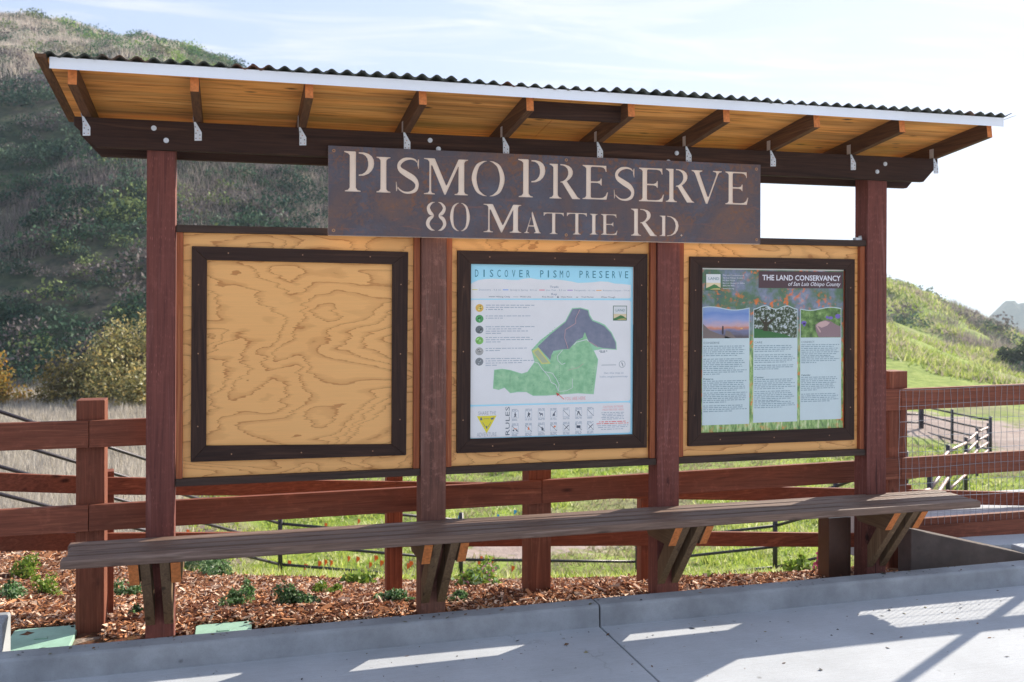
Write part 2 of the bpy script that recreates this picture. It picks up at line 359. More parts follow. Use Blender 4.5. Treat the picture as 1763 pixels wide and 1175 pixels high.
# ------------------------------------------------------------------ mesh helpers
class MB:
    def __init__(s): s.v = []; s.f = []; s.mi = []
    def add(s, vs, fs, mi=0):
        o = len(s.v); s.v += [tuple(v) for v in vs]; s.f += [tuple(i + o for i in f) for f in fs]
        s.mi += [mi] * len(fs) if isinstance(mi, int) else list(mi)
    def box(s, x0, x1, y0, y1, z0, z1, mi=0, ends=None):
        vs = [(x0, y0, z0), (x1, y0, z0), (x1, y1, z0), (x0, y1, z0), (x0, y0, z1), (x1, y0, z1), (x1, y1, z1), (x0, y1, z1)]
        fs = [(3, 2, 1, 0), (4, 5, 6, 7), (0, 1, 5, 4), (1, 2, 6, 5), (2, 3, 7, 6), (3, 0, 4, 7)]
        s.add(vs, fs, mi if ends is None else ends); return s
    def hexa(s, p, mi=0):     # 8 points: bottom ring ccw, top ring ccw
        s.add(p, [(3, 2, 1, 0), (4, 5, 6, 7), (0, 1, 5, 4), (1, 2, 6, 5), (2, 3, 7, 6), (3, 0, 4, 7)], mi); return s
    def prism(s, poly, axis, a, b, mi=0, cap=None):
        """poly in the plane normal to axis: X->(y,z) Y->(x,z) Z->(x,y)"""
        n = len(poly)
        def pt(p, t): return {'X': (t, p[0], p[1]), 'Y': (p[0], t, p[1]), 'Z': (p[0], p[1], t)}[axis]
        vs = [pt(p, a) for p in poly] + [pt(p, b) for p in poly]
        fs = [tuple(range(n)), tuple(range(2 * n - 1, n - 1, -1))] + [(i, i + n, (i + 1) % n + n, (i + 1) % n) for i in range(n)]
        s.add(vs, fs, [mi if cap is None else cap] * 2 + [mi] * n); return s
    def cyl(s, p0, p1, r0, r1=None, n=10, mi=0, cap=True):
        r1 = r0 if r1 is None else r1
        p0, p1 = Vector(p0), Vector(p1); d = (p1 - p0).normalized()
        u = d.orthogonal().normalized(); w = d.cross(u)
        vs = []
        for p, r in ((p0, r0), (p1, r1)):
            for i in range(n):
                a = 2 * math.pi * i / n; vs.append(p + (u * math.cos(a) + w * math.sin(a)) * r)
        fs = [(i, (i + 1) % n, (i + 1) % n + n, i + n) for i in range(n)]
        if cap: fs += [tuple(range(n - 1, -1, -1)), tuple(range(n, 2 * n))]
        s.add(vs, fs, mi); return s
    def build(s, name, mats, parent=None, origin=None, bevel=0.0, smooth=False, seg=2):
        me = bpy.data.meshes.new(name)
        off = Vector((0, 0, 0))
        if parent is not None:
            q = parent
            while q is not None: off += q.location; q = q.parent
        elif origin is not None: off = Vector(origin)
        me.from_pydata([(v[0] - off.x, v[1] - off.y, v[2] - off.z) for v in s.v], [], s.f)
        bm = bmesh.new(); bm.from_mesh(me); bmesh.ops.recalc_face_normals(bm, faces=bm.faces)
        bm.to_mesh(me); bm.free()
        for m in (mats if isinstance(mats, (list, tuple)) else [mats]): me.materials.append(m)
        me.polygons.foreach_set('material_index', s.mi)
        if smooth: me.polygons.foreach_set('use_smooth', [True] * len(me.polygons))
        o = bpy.data.objects.new(name, me); COL.objects.link(o)
        if parent is not None: o.parent = parent
        else: o.location = off
        if bevel:
            b = o.modifiers.new('bevel', 'BEVEL'); b.width = bevel; b.segments = seg; b.limit_method = 'ANGLE'; b.angle_limit = R(40)
        return o

def bulk(name, V, nper, cols, mat, parent=None, origin=(0, 0, 0)):
    """V: (n, nper, 3) array of polygons, cols: (n,3)"""
    n = len(V); o = np.array(origin, float)
    me = bpy.data.meshes.new(name)
    me.vertices.add(n * nper); me.vertices.foreach_set('co', (V.reshape(-1, 3) - o).astype(np.float32).ravel())
    me.loops.add(n * nper); me.loops.foreach_set('vertex_index', np.arange(n * nper, dtype=np.int32))
    me.polygons.add(n); me.polygons.foreach_set('loop_start', np.arange(0, n * nper, nper, dtype=np.int32))
    me.polygons.foreach_set('loop_total', np.full(n, nper, dtype=np.int32))
    ca = me.color_attributes.new('col', 'FLOAT_COLOR', 'CORNER')
    c4 = np.concatenate([np.clip(cols, 0, 1), np.ones((n, 1))], 1)
    ca.data.foreach_set('color', np.repeat(c4, nper, 0).astype(np.float32).ravel())
    me.materials.append(mat); me.update(calc_edges=True)
    ob = bpy.data.objects.new(name, me); COL.objects.link(ob)
    if parent is not None: ob.parent = parent
    else: ob.location = origin
    return ob

def tag(o, label=None, cat=None, group=None, kind=None):
    if label: o['label'] = label
    if cat: o['category'] = cat
    if group: o['group'] = group
    if kind: o['kind'] = kind
    return o
def thing(name, loc, label, cat, group=None):
    o = bpy.data.objects.new(name, None); COL.objects.link(o); o.location = loc; o.empty_display_size = 0.1
    bpy.context.view_layer.update()
    return tag(o, label, cat, group)

# ------------------------------------------------------------------ terrain
PXC = [-700, 0, 130, 250, 375, 560, 750, 950, 1150, 1350, 1527, 1565, 1616, 1667, 1763, 2100, 2600]
YSIL = [80, 54, 62, 76, 118, 178, 270, 345, 405, 440, 490, 507, 530, 551, 600, 670, 700]
YFOOT = [700, 694, 692, 692, 692, 690, 690, 690, 688, 686, 684, 684, 684, 684, 686, 700, 700]
YCREST = [935, 940, 955, 985, 997, 1003, 1007, 1003, 998, 993, 990, 990, 990, 990, 990, 990, 990]
ZK = [4.4, 5.02, 5.10, 5.20, 5.28, 5.42, 5.55, 5.75, 5.92, 6.1, 6.28, 6.30, 6.35, 6.4, 6.5, 6.9, 7.4]
ZB = [4.9, 5.3, 5.6, 5.95, 6.08, 6.28, 6.5, 6.75, 6.92, 7.08, 7.2, 7.25, 7.28, 7.3, 7.35, 7.7, 8.2]
HB = [0.02, 0.0, -0.09, -0.13, -0.15, -0.19, -0.235, -0.265, -0.29, -0.33, -0.36, -0.36, -0.37, -0.38, -0.4, -0.4, -0.4]
FRAC = {60: 0.42, 85: 0.80, 110: 0.93, 140: 0.99, 200: 1.0}
nodesZ, nodesH = [], []
def nz(z): nodesZ.append(np.array(z if hasattr(z, '__len__') else [z] * len(PXC), float))
def nh(h): nodesH.append(np.array(h if hasattr(h, '__len__') else [h] * len(PXC), float))
nz(0.0); nh(-0.16)
nz([k - 0.35 for k in ZK]); nh(-0.16)
nz([k - 0.20 for k in ZK]); nh(0.0)
nz([k + 0.25 for k in ZK]); nh(-0.01)
nz(ZB); nh(HB)
nz(9.0); nh([CZ - (y - HOR) / FPX * 9.0 for y in YCREST])
nz(15.5); nh(-2.72)
nz(20.0); nh(-2.95)
nz(32.0); nh(-3.0)
nz(45.0); nh([CZ - (y - HOR) / FPX * 45 for y in YFOOT])
for zz, fr in FRAC.items():
    nz(float(zz)); nh([CZ - ((yf + (ys - yf) * fr) - HOR) / FPX * zz for yf, ys in zip(YFOOT, YSIL)])
nz(300.0); nh([(CZ - (ys - HOR) / FPX * 200) * 0.75 - 14 for ys in YSIL])
nz(600.0); nh(-55.0)
nz(6000.0); nh(-70.0)
NZ = np.stack(nodesZ); NH = np.stack(nodesH)
PHASE = RNG.uniform(0, 6.28, (40, 2)); FRQ = RNG.normal(0, 1, (40, 2))
def wob(X, Y, wl, k0=0, n=8):
    s = 0
    for i in range(k0, k0 + n):
        s = s + np.sin((FRQ[i, 0] * X + FRQ[i, 1] * Y) * 2 * math.pi / wl + PHASE[i, 0])
    return s / math.sqrt(n)
def to_uz(X, Y):
    dx, dy = X - CX, Y - CY
    Z = dx * FW.x + dy * FW.y; L = dx * RT0.x + dy * RT0.y
    return Z, L
def height(X, Y):
    X = np.asarray(X, float); Y = np.asarray(Y, float)
    Z, L = to_uz(X, Y)
    r = np.hypot(Z, L)
    th = np.clip(np.arctan2(L, Z), -0.73, 0.78)
    px = 881.5 + FPX * np.tan(th)
    Zc = r * np.cos(th)
    out = np.full(X.shape, -8.0)
    zn = [np.interp(px, PXC, NZ[i]) for i in range(len(NZ))]
    hn = [np.interp(px, PXC, NH[i]) for i in range(len(NH))]
    for i in range(len(NZ) - 1):
        m = (Zc >= zn[i]) & (Zc < zn[i + 1])
        t = (Zc - zn[i]) / np.maximum(zn[i + 1] - zn[i], 1e-6)
        if i >= 9: t = t
        out = np.where(m, hn[i] + (hn[i + 1] - hn[i]) * t, out)
    back = np.abs(np.arctan2(L, Z)) > 1.4
    out = np.where(back, -0.45 + np.clip((r - 60) * 0.10, 0, 8) * np.clip(1.6 - r / 400, 0, 1), out)
    out = np.where((Y < -0.3) & (np.abs(X) < 32) & (Y > -40), np.minimum(out, -0.45), out)
    amp = np.clip((Zc - 45) / 60, 0, 1)
    out = out + amp * (0.9 * wob(X, Y, 26) + 0.45 * wob(X, Y, 11, 8)) + np.clip((Zc - 9) / 10, 0, 1) * 0.05 * wob(X, Y, 3.5, 16)
    return out

def px_of(X, Y):
    Z, L = to_uz(np.asarray(X, float), np.asarray(Y, float)); return 881.5 + FPX * L / np.maximum(Z, 0.1), Z
def at(px, Z):          # ground point from a bearing and a depth
    L = (px - 881.5) / FPX * Z
    return CX + FW.x * Z + RT0.x * L, CY + FW.y * Z + RT0.y * L
def make_terrain():
    ths = np.concatenate([np.linspace(-math.pi, -0.75, 24, endpoint=False), np.linspace(-0.75, 0.8, 420, endpoint=False), np.linspace(0.8, math.pi, 24)])
    rs = np.concatenate([[0.0], np.linspace(1.5, 5, 8), np.linspace(5.05, 9, 60), np.linspace(9.1, 22, 50), np.geomspace(22.5, 320, 200), np.geomspace(340, 6000, 24)])
    T, Rr = np.meshgrid(ths, rs, indexing='ij')
    L, Z = np.sin(T) * Rr, np.cos(T) * Rr
    X = CX + FW.x * Z + RT0.x * L; Y = CY + FW.y * Z + RT0.y * L
    H = height(X, Y)
    nt, nr = T.shape
    V = np.stack([X, Y, H], -1).reshape(-1, 3)
    i = np.arange(nt - 1)[:, None] * nr + np.arange(nr - 1)[None]
    F = np.stack([i, i + nr, i + nr + 1, i + 1], -1).reshape(-1, 4)
    me = bpy.data.meshes.new('ground')
    me.vertices.add(len(V)); me.vertices.foreach_set('co', V.astype(np.float32).ravel())
    me.loops.add(F.size); me.loops.foreach_set('vertex_index', F.astype(np.int32).ravel())
    me.polygons.add(len(F)); me.polygons.foreach_set('loop_start', np.arange(0, F.size, 4, dtype=np.int32)); me.polygons.foreach_set('loop_total', np.full(len(F), 4, dtype=np.int32))
    me.polygons.foreach_set('use_smooth', [True] * len(F))
    # masks
    px, Zd = px_of(V[:, 0], V[:, 1]); x, y = V[:, 0], V[:, 1]
    left = np.clip((520 - px) / 160, 0, 1)
    dry = np.clip(0.25 + 0.45 * left + 0.16 * wob(x, y, 18, 4) + 0.10 * np.clip((Zd - 60) / 40, 0, 1), 0, 1)
    dirt = np.clip(0.9 * np.exp(-(((x - 28) / 5.5) ** 2 + ((y - 18) / 7.5) ** 2)) + 0.75 * np.exp(-(((x - 25) / 3.5) ** 2 + ((y - 27) / 4) ** 2)) + 0.7 * np.exp(-(((x - 5.5) / 3.2) ** 2 + ((y - 12.5) / 1.6) ** 2)), 0, 1)
    dry = np.where(Zd < 0, 1.0, dry); dirt = np.where(Zd < 0, .35, dirt)
    scrub = np.clip((Zd - 44) / 3, 0, 1) * np.clip((1000 - px) / 200, 0, 1)
    ca = me.color_attributes.new('col', 'FLOAT_COLOR', 'POINT')
    ca.data.foreach_set('color', np.stack([dry, dirt, scrub, np.ones_like(dry)], 1).astype(np.float32).ravel())
    me.materials.append(M['ground']); me.update(calc_edges=True)
    o = bpy.data.objects.new('ground', me); COL.objects.link(o); tag(o, kind='structure')
make_terrain()

# far rocky hills
def far_hill(name, pts, Zd, depth, base=-60, seed=0):
    """ridge line given as (x offset along the ridge, height); real width and depth"""
    rg = np.random.default_rng(seed)
    cx, cy = at(1763, Zd); n = 70; m = 26
    xs = np.linspace(pts[0][0], pts[-1][0], n)
    hs = np.interp(xs, [p[0] for p in pts], [p[1] for p in pts])
    vs = []
    for j in range(m):
        tt = j / (m - 1) * 2 - 1
        fall = max(0, 1 - abs(tt)) ** 0.9
        for i in range(n):
            h = base + (hs[i] - base) * fall
            h += (rg.normal(0, 0.022) * (hs[i] - base)) * fall * (1 - fall * 0.6)
            a = RT0 * (xs[i]) + FW * (tt * depth)
            vs.append((cx + a.x, cy + a.y, h))
    fs = [(j * n + i, j * n + i + 1, (j + 1) * n + i + 1, (j + 1) * n + i) for j in range(m - 1) for i in range(n - 1)]
    b = MB(); b.add(vs, fs); o = b.build(name, M['farhill'], smooth=False); tag(o, kind='structure')
t = NT('rocky_hill', 0.95, 0.1)
n_ = t.noise(t.coord((1, 1, 1)), 0.02, 8, 0.7)
t.color(t.ramp(n_, [(0.35, (0.05, 0.065, 0.045)), (0.5, (0.13, 0.13, 0.085)), (0.65, (0.24, 0.21, 0.17))]))
M['farhill'] = t.m
k_ = 900 / FPX
far_hill('rocky_hill', [(-170 * k_, -60), (-95 * k_, CZ - 44 * k_), (-66 * k_, CZ - 34 * k_), (-52 * k_, CZ - 24 * k_), (-36 * k_, CZ - 4 * k_), (-24 * k_, CZ + 9 * k_), (-13 * k_, CZ - 2 * k_), (4 * k_, CZ + 2 * k_), (40 * k_, CZ - 25 * k_), (90 * k_, CZ - 10 * k_), (200 * k_, CZ - 60 * k_), (300 * k_, -60)], 900, 110, seed=3)
k_ = 1500 / FPX
far_hill('far_ridge', [(-420 * k_, -60), (-260 * k_, CZ + 8 * k_), (-180 * k_, CZ + 2 * k_), (-150 * k_, CZ + 8 * k_), (-100 * k_, CZ - 14 * k_), (-40 * k_, CZ - 35 * k_), (60 * k_, CZ - 20 * k_), (240 * k_, -60)], 1500, 160, seed=5)

# ------------------------------------------------------------------ paving
def slopeb(b, x0, x1, prof, mi=0):
    """prism along X with a small rise to the right; prof = (y,z) polygon"""
    n = len(prof)
    vs = [(x0, p[0], p[1] + 0.0055 * x0) for p in prof] + [(x1, p[0], p[1] + 0.0055 * x1) for p in prof]
    b.add(vs, [tuple(range(n)), tuple(range(2 * n - 1, n - 1, -1))] + [(i, i + n, (i + 1) % n + n, (i + 1) % n) for i in range(n)], mi)
KERB = [(-0.272, -0.14), (-0.262, 0.084), (-0.250, 0.096), (-0.150, 0.098), (-0.140, 0.088), (-0.140, -0.14)]
b = MB(); slopeb(b, -30, 2.346, KERB); slopeb(b, 2.354, 30, KERB)
tag(b.build('kerb', M['kerb'], bevel=0.004), kind='structure')
def slab(b, q, z0=-0.02, th=0.12):
    P = [(x, y, z0 + 0.0055 * x) for x, y in q]
    b.hexa([(x, y, z - th) for x, y, z in P] + P)
b = MB()
slab(b, [(-30, -6), (2.266, -6), (2.346, -0.264), (-30, -0.264)])
slab(b, [(2.276, -6), (30, -6), (30, -0.264), (2.356, -0.264)])
tag(b.build('pavement', M['pavement'], bevel=0.004), kind='structure')
b = MB(); slab(b, [(-30, -36), (30, -36), (30, -6.01), (-30, -6.01)])  # unseen slab behind the camera, added to bounce fill onto the kiosk
tag(b.build('bounce_slab', M['bounce_slab']), kind='structure')
b = MB()      # raised pad beyond the kiosk
b.prism([(4.80, 0.16), (5.425, 0.13), (5.50, -0.138), (9, -0.138), (9, 1.2), (4.80, 1.2)], 'Z', -0.1, 0.0)
for i_ in range(6, 12):
    x_, y_, _ = b.v[i_]; b.v[i_] = (x_, y_, 0.125 + 0.10 * (y_ + 0.14) + 0.02 * max(0, 5.4 - x_))
tag(b.build('concrete_pad', M['pavement'], bevel=0.005), kind='structure')

# ------------------------------------------------------------------ kiosk
K = thing('information_kiosk', (2.2, 0.07, 0.0), 'open timber notice board shelter with four red-brown posts and a corrugated roof', 'kiosk')
PX_ = [0.0, 1.4088, 2.8033, 4.2145]
PW = 0.14
TS = 0.133          # roof slope
def zr(y): return 2.667 + TS * (-0.038 - y)     # underside of rafters
for i, x in enumerate(PX_):
    b = MB(); b.box(x, x + PW - (0.0 if i else 0.002), 0, 0.132, -0.25, 2.64)
    b.build('post', M['postgrey' if i == 1 else 'post']['Z'], K, bevel=0.005)['label'] = ['red-brown stained post at the left end', 'greyer weathered post between the blank panel and the map', 'red-brown post between the two posters', 'red-brown post at the right end'][i]
# beams with chamfered lower corners
def beam(x0, x1, y0, y1, zt, zb, ch, drop, name='beam'):
    b = MB(); b.prism([(x0, zt), (x0, zt - drop), (x0 + ch, zb), (x1 - ch, zb), (x1, zt - drop), (x1, zt)], 'Y', y0, y1)
    return b.build(name, M['dark']['X'], K, bevel=0.003)
fb = beam(-0.336, 4.697, -0.038, -0.001, 2.666, 2.518, 0.104, 0.042)
rb_ = beam(-0.330, 4.700, 0.133, 0.171, 2.643, 2.497, 0.098, 0.040)
RX = [-0.295, 0.228, 0.750, 1.300, 1.852, 2.406, 2.957, 3.510, 4.062, 4.662]
RYF, RYB, RD = -0.505, 0.34, 0.089
for i, x in enumerate(RX):
    b = MB()
    w = 0.038 if i < 9 else 0.034
    b.prism([(RYF, zr(RYF)), (RYB, zr(RYB)), (RYB + 0.011, zr(RYB) + RD), (RYF + 0.011, zr(RYF) + RD)], 'X', x, x + w)
    o = b.build('rafter', [M['rafter']['Y'] if i < 2 else M['dark2']['Y'] if 'dark2' in M else M['rafter']['Y'], M['endgrain']], K)
    for p in o.data.polygons:
        if p.normal.y < -0.9: p.material_index = 1
# dark blocking between the fifth and sixth rafter, and two more near the ridge ends
b = MB(); yb_ = -0.40; z0 = zr(yb_) + 0.004
b.box(RX[4] + 0.0385, RX[5] - 0.0005, yb_, yb_ + 0.038, z0, z0 + 0.083)
b.build('blocking', M['dark']['X'], K)
# rake board on the left end
b = MB()
b.prism([(-0.575, zr(-0.575) + RD - 0.001), (0.36, zr(0.36) + RD - 0.001), (0.36, zr(0.36) + RD + 0.0165), (-0.575, zr(-0.575) + RD + 0.0165)], 'X', -0.418, -0.3745)
b.build('rake_board', M['rafter']['Y'], K, bevel=0.002)
# soffit deck: two sheets with a seam
def deck(x0, x1):
    b = MB(); y0, y1 = -0.523, RYB + 0.02
    za, zb_ = zr(y0) + RD + 0.0015, zr(y1) + RD + 0.0015
    b.hexa([(x0, y0, za), (x1, y0, za), (x1, y1, zb_), (x0, y1, zb_), (x0, y0, za + .016), (x1, y0, za + .016), (x1, y1, zb_ + .016), (x0, y1, zb_ + .016)])
    b.build('roof_deck', M['soffit'], K)
deck(-0.3735, 2.118); deck(2.1215, 4.745)
b = MB()       # bright metal eave strip
ze = 2.792
b.prism([(-0.530, ze), (-0.530, ze + 0.050), (-0.524, ze + 0.050), (-0.524, ze)], 'X', -0.366, 4.752)
b.box(-0.366, 4.752, -0.5325, -0.5305, ze - 0.002, ze + 0.004)
b.build('eave_strip', M['fascia'], K)
# corrugated sheets
def corrugated(x0, x1, lift, yf, sag):
    per, amp, n = 0.0725, 0.0095, int((x1 - x0) / 0.0725 * 12)
    rg = random.Random(int(x0 * 100)); vs = []
    ys = [yf, yf + .02, -0.2, 0.10, 0.40]
    for j, y in enumerate(ys):
        zb0 = zr(y) + RD + 0.0175 + amp + 0.001 + lift
        for i in range(n + 1):
            x = x0 + (x1 - x0) * i / n
            e = 0.0022 * math.sin(x * 5.1 + 1) * (1 if j < 2 else 0)
            vs.append((x, y + 0.006 * math.sin(x * 3.3 + x0) * (j == 0), zb0 + amp * math.cos(2 * math.pi * x / per) + e + (0.004 if j == 0 and rg.random() < .02 else 0)))
    N = len(vs)
    vs += [(v[0], v[1], v[2] + 0.0012) for v in vs]
    f = []
    for j in range(len(ys) - 1):
        for i in range(n):
            a = j * (n + 1) + i
            f.append((a, a + 1, a + n + 2, a + n + 1)); f.append((a + N, a + n + 1 + N, a + n + 2 + N, a + 1 + N))
    for i in range(n): f.append((i, i + N, i + 1 + N, i + 1))
    b = MB(); b.add(vs, f); b.build('corrugated_sheet', M['roofing'], K, smooth=True)
xs = [-0.43, 0.50, 1.42, 2.31, 3.20, 4.06, 4.79]
for i in range(6): corrugated(xs[i], xs[i + 1] + (0.06 if i < 5 else 0), 0.0026 * (i % 2), -0.552 - 0.006 * (i % 2), 0)
b = MB()       # bent corner of the last sheet
b.hexa([(4.79, -0.55, 2.846), (4.822, -0.55, 2.856), (4.822, -0.3, 2.83), (4.79, -0.3, 2.82), (4.79, -0.55, 2.8475), (4.822, -0.55, 2.8575), (4.822, -0.3, 2.8315), (4.79, -0.3, 2.8215)])
b.build('bent_sheet_edge', M['roofing'], K)
# rafter ties on the beam
HX = [-0.300, 0.226, 0.748, 1.298, 1.850, 2.404, 2.955, 3.508, 4.060, 4.660]
for i, x in enumerate(HX):
    b = MB()
    y0, y1 = -0.0405, -0.0385
    w = 0.040
    zt = 2.672
    b.prism([(x + .001, zt), (x + .006, zt), (x + .011, zt - .006), (x + w, zt - 0.056), (x + w, zt - 0.098), (x + .005, zt - 0.100), (x + .005, zt - 0.044)], 'Y', y0, y1)
    b.box(x - 0.0022, x - 0.0006, -0.046, -0.008, zt - 0.002, zt + 0.055)     # strap up the rafter side
    o = b.build('rafter_tie', M['galv'], K)
    for q_, (hx, hz) in enumerate(((.020, .048), (.012, .062), (.031, .070), (.012, .088), (.031, .088), (.008, .03))):
        h = MB(); h.cyl((x + hx, y0 - .0016, zt - hz), (x + hx, y0 - .0002, zt - hz), 0.0028, n=8)
        h.build('nail' if q_ in (0, 4) else 'nail_hole', M['copper'] if q_ in (0, 4) else M['hole'], o)
for x, z in [(0.036, 2.626), (0.095, 2.567), (1.446, 2.631), (1.492, 2.586), (2.901, 2.625), (2.849, 2.572), (4.310, 2.619), (4.253, 2.569)]:
    b = MB(); b.cyl((x, -0.0375, z), (x, -0.042, z), 0.013, n=20); b.cyl((x, -0.042, z), (x, -0.049, z), 0.0085, n=6)
    b.build('bolt', M['galv'], K)
# rails between the posts, trims, plywood, picture frames
BAYS = [(PX_[i] + PW + 0.001, PX_[i + 1] - 0.001) for i in range(3)]
FR = [((0.217, 2.040), (1.341, 2.028), (1.333, 0.920), (0.215, 0.929), (0.292, 1.9695), (1.254, 1.960), (1.254, 0.982), (0.291, 1.009)),
      ((1.616, 2.0415), (2.751, 2.039), (2.751, 0.9085), (1.615, 0.9200), (1.693, 1.968), (2.668, 1.963), (2.665, 0.988), (1.692, 0.996)),
      ((3.023, 2.029), (4.145, 2.029), (4.145, 0.9045), (3.015, 0.906), (3.104, 1.9635), (4.077, 1.963), (4.079, 0.981), (3.099, 0.981))]
for k, (x0, x1) in enumerate(BAYS):
    b = MB(); b.box(x0, x1, 0.012, 0.085, 0.808, 0.846); b.build('bottom_rail', M['rail']['X'], K, bevel=0.002)
    b = MB(); b.box(x0, x1, 0.012, 0.100, 2.110, 2.147); b.build('top_rail', M['rail']['X'], K, bevel=0.002)
    for xa, xb in ((x0 + 0.002, x0 + 0.034), (x1 - 0.036, x1 - 0.003)):
        b = MB(); b.box(xa, xb, 0.020, 0.054, 0.8465, 2.1095); b.build('trim_strip', M['trim']['Z'], K, bevel=0.002)
    b = MB(); b.box(x0 + 0.0345, x1 - 0.0365, 0.050, 0.068, 0.8465, 2.1095)
    pl = b.build('plywood_panel', M['ply'], K)
    f = FR[k]; ya, yb = 0.029, 0.0495
    fo = [Vector((p[0], 0, p[1])) for p in f[:4]]; fi = [Vector((p[0], 0, p[1])) for p in f[4:]]
    for s in range(4):
        a, c = fo[s], fo[(s + 1) % 4]; d, e = fi[(s + 1) % 4], fi[s]
        # half-millimetre mitre gap
        q = [a, c, d, e]; m_ = sum(q, Vector()) / 4
        q = [m_ + (p - m_) * 0.9992 for p in q]
        b = MB(); b.hexa([(q[0].x, yb, q[0].z), (q[1].x, yb, q[1].z), (q[2].x, yb, q[2].z), (q[3].x, yb, q[3].z), (q[0].x, ya, q[0].z), (q[1].x, ya, q[1].z), (q[2].x, ya, q[2].z), (q[3].x, ya, q[3].z)])
        o = b.build('frame_board', M['frame']['X' if s % 2 == 0 else 'Z'], K, bevel=0.0015, seg=1)
        for u in (0.14, 0.5, 0.84):
            h = MB(); p = (a + (c - a) * u) * 0.55 + (e + (d - e) * u) * 0.45
            h.cyl((p.x, ya - 0.0012, p.z), (p.x, ya + 0.001, p.z), 0.0035, n=8)
            h.build('screw_head', M['copper'], o)
b = MB(); b.box(4.150, 4.195, 0.03, 0.06, 2.1475, 2.164); b.box(4.190, 4.192, 0.03, 0.06, 2.1475, 2.176)
b.build('angle_clip', M['galv'], K)
# ------------------------------------------------------------------ name sign (steel plate with cut-out letters)
SY = -0.0655
def stroke(pts, closed=False, capa=(), capb=()):
    """variable width outline; pts = [(x, y, half width)] run through a Catmull-Rom curve"""
    P = [np.array(p, float) for p in pts]; P = [2 * P[0] - P[1]] + P + [2 * P[-1] - P[-2]]
    c = []
    for i in range(1, len(P) - 2):
        for k in range(10):
            t = k / 10; a, b_, c_, d = P[i - 1], P[i], P[i + 1], P[i + 2]
            c.append(0.5 * ((2 * b_) + (c_ - a) * t + (2 * a - 5 * b_ + 4 * c_ - d) * t * t + (3 * b_ - a - 3 * c_ + d) * t ** 3))
    c.append(P[-2]); Lf, Rt = [], []
    for i, p in enumerate(c):
        q = c[min(i + 1, len(c) - 1)] - c[max(i - 1, 0)]; n = np.array([-q[1], q[0]]); n /= (np.linalg.norm(n) + 1e-9)
        Lf.append((p[0] + n[0] * p[2], p[1] + n[1] * p[2])); Rt.append((p[0] - n[0] * p[2], p[1] - n[1] * p[2]))
    return Lf + list(capb) + Rt[::-1] + list(capa)
def serif(x0, x1, l=0.09, r=0.09, top=True, bot=True, y0=0.0, y1=1.0):
    """stem with bracketed serifs, widths in em"""
    p = []
    if bot: p += [(x0 - l, y0), (x1 + r, y0), (x1 + r, y0 + .025), (x1 + r * .35, y0 + .045), (x1, y0 + .10)]
    else: p += [(x0, y0), (x1, y0)]
    if top: p += [(x1, y1 - .10), (x1 + r * .35, y1 - .045), (x1 + r, y1 - .025), (x1 + r, y1), (x0 - l, y1), (x0 - l, y1 - .025), (x0 - l * .35, y1 - .045), (x0, y1 - .10)]
    else: p += [(x1, y1), (x0, y1)]
    if bot: p += [(x0, y0 + .10), (x0 - l * .35, y0 + .045), (x0 - l, y0 + .025)]
    return p
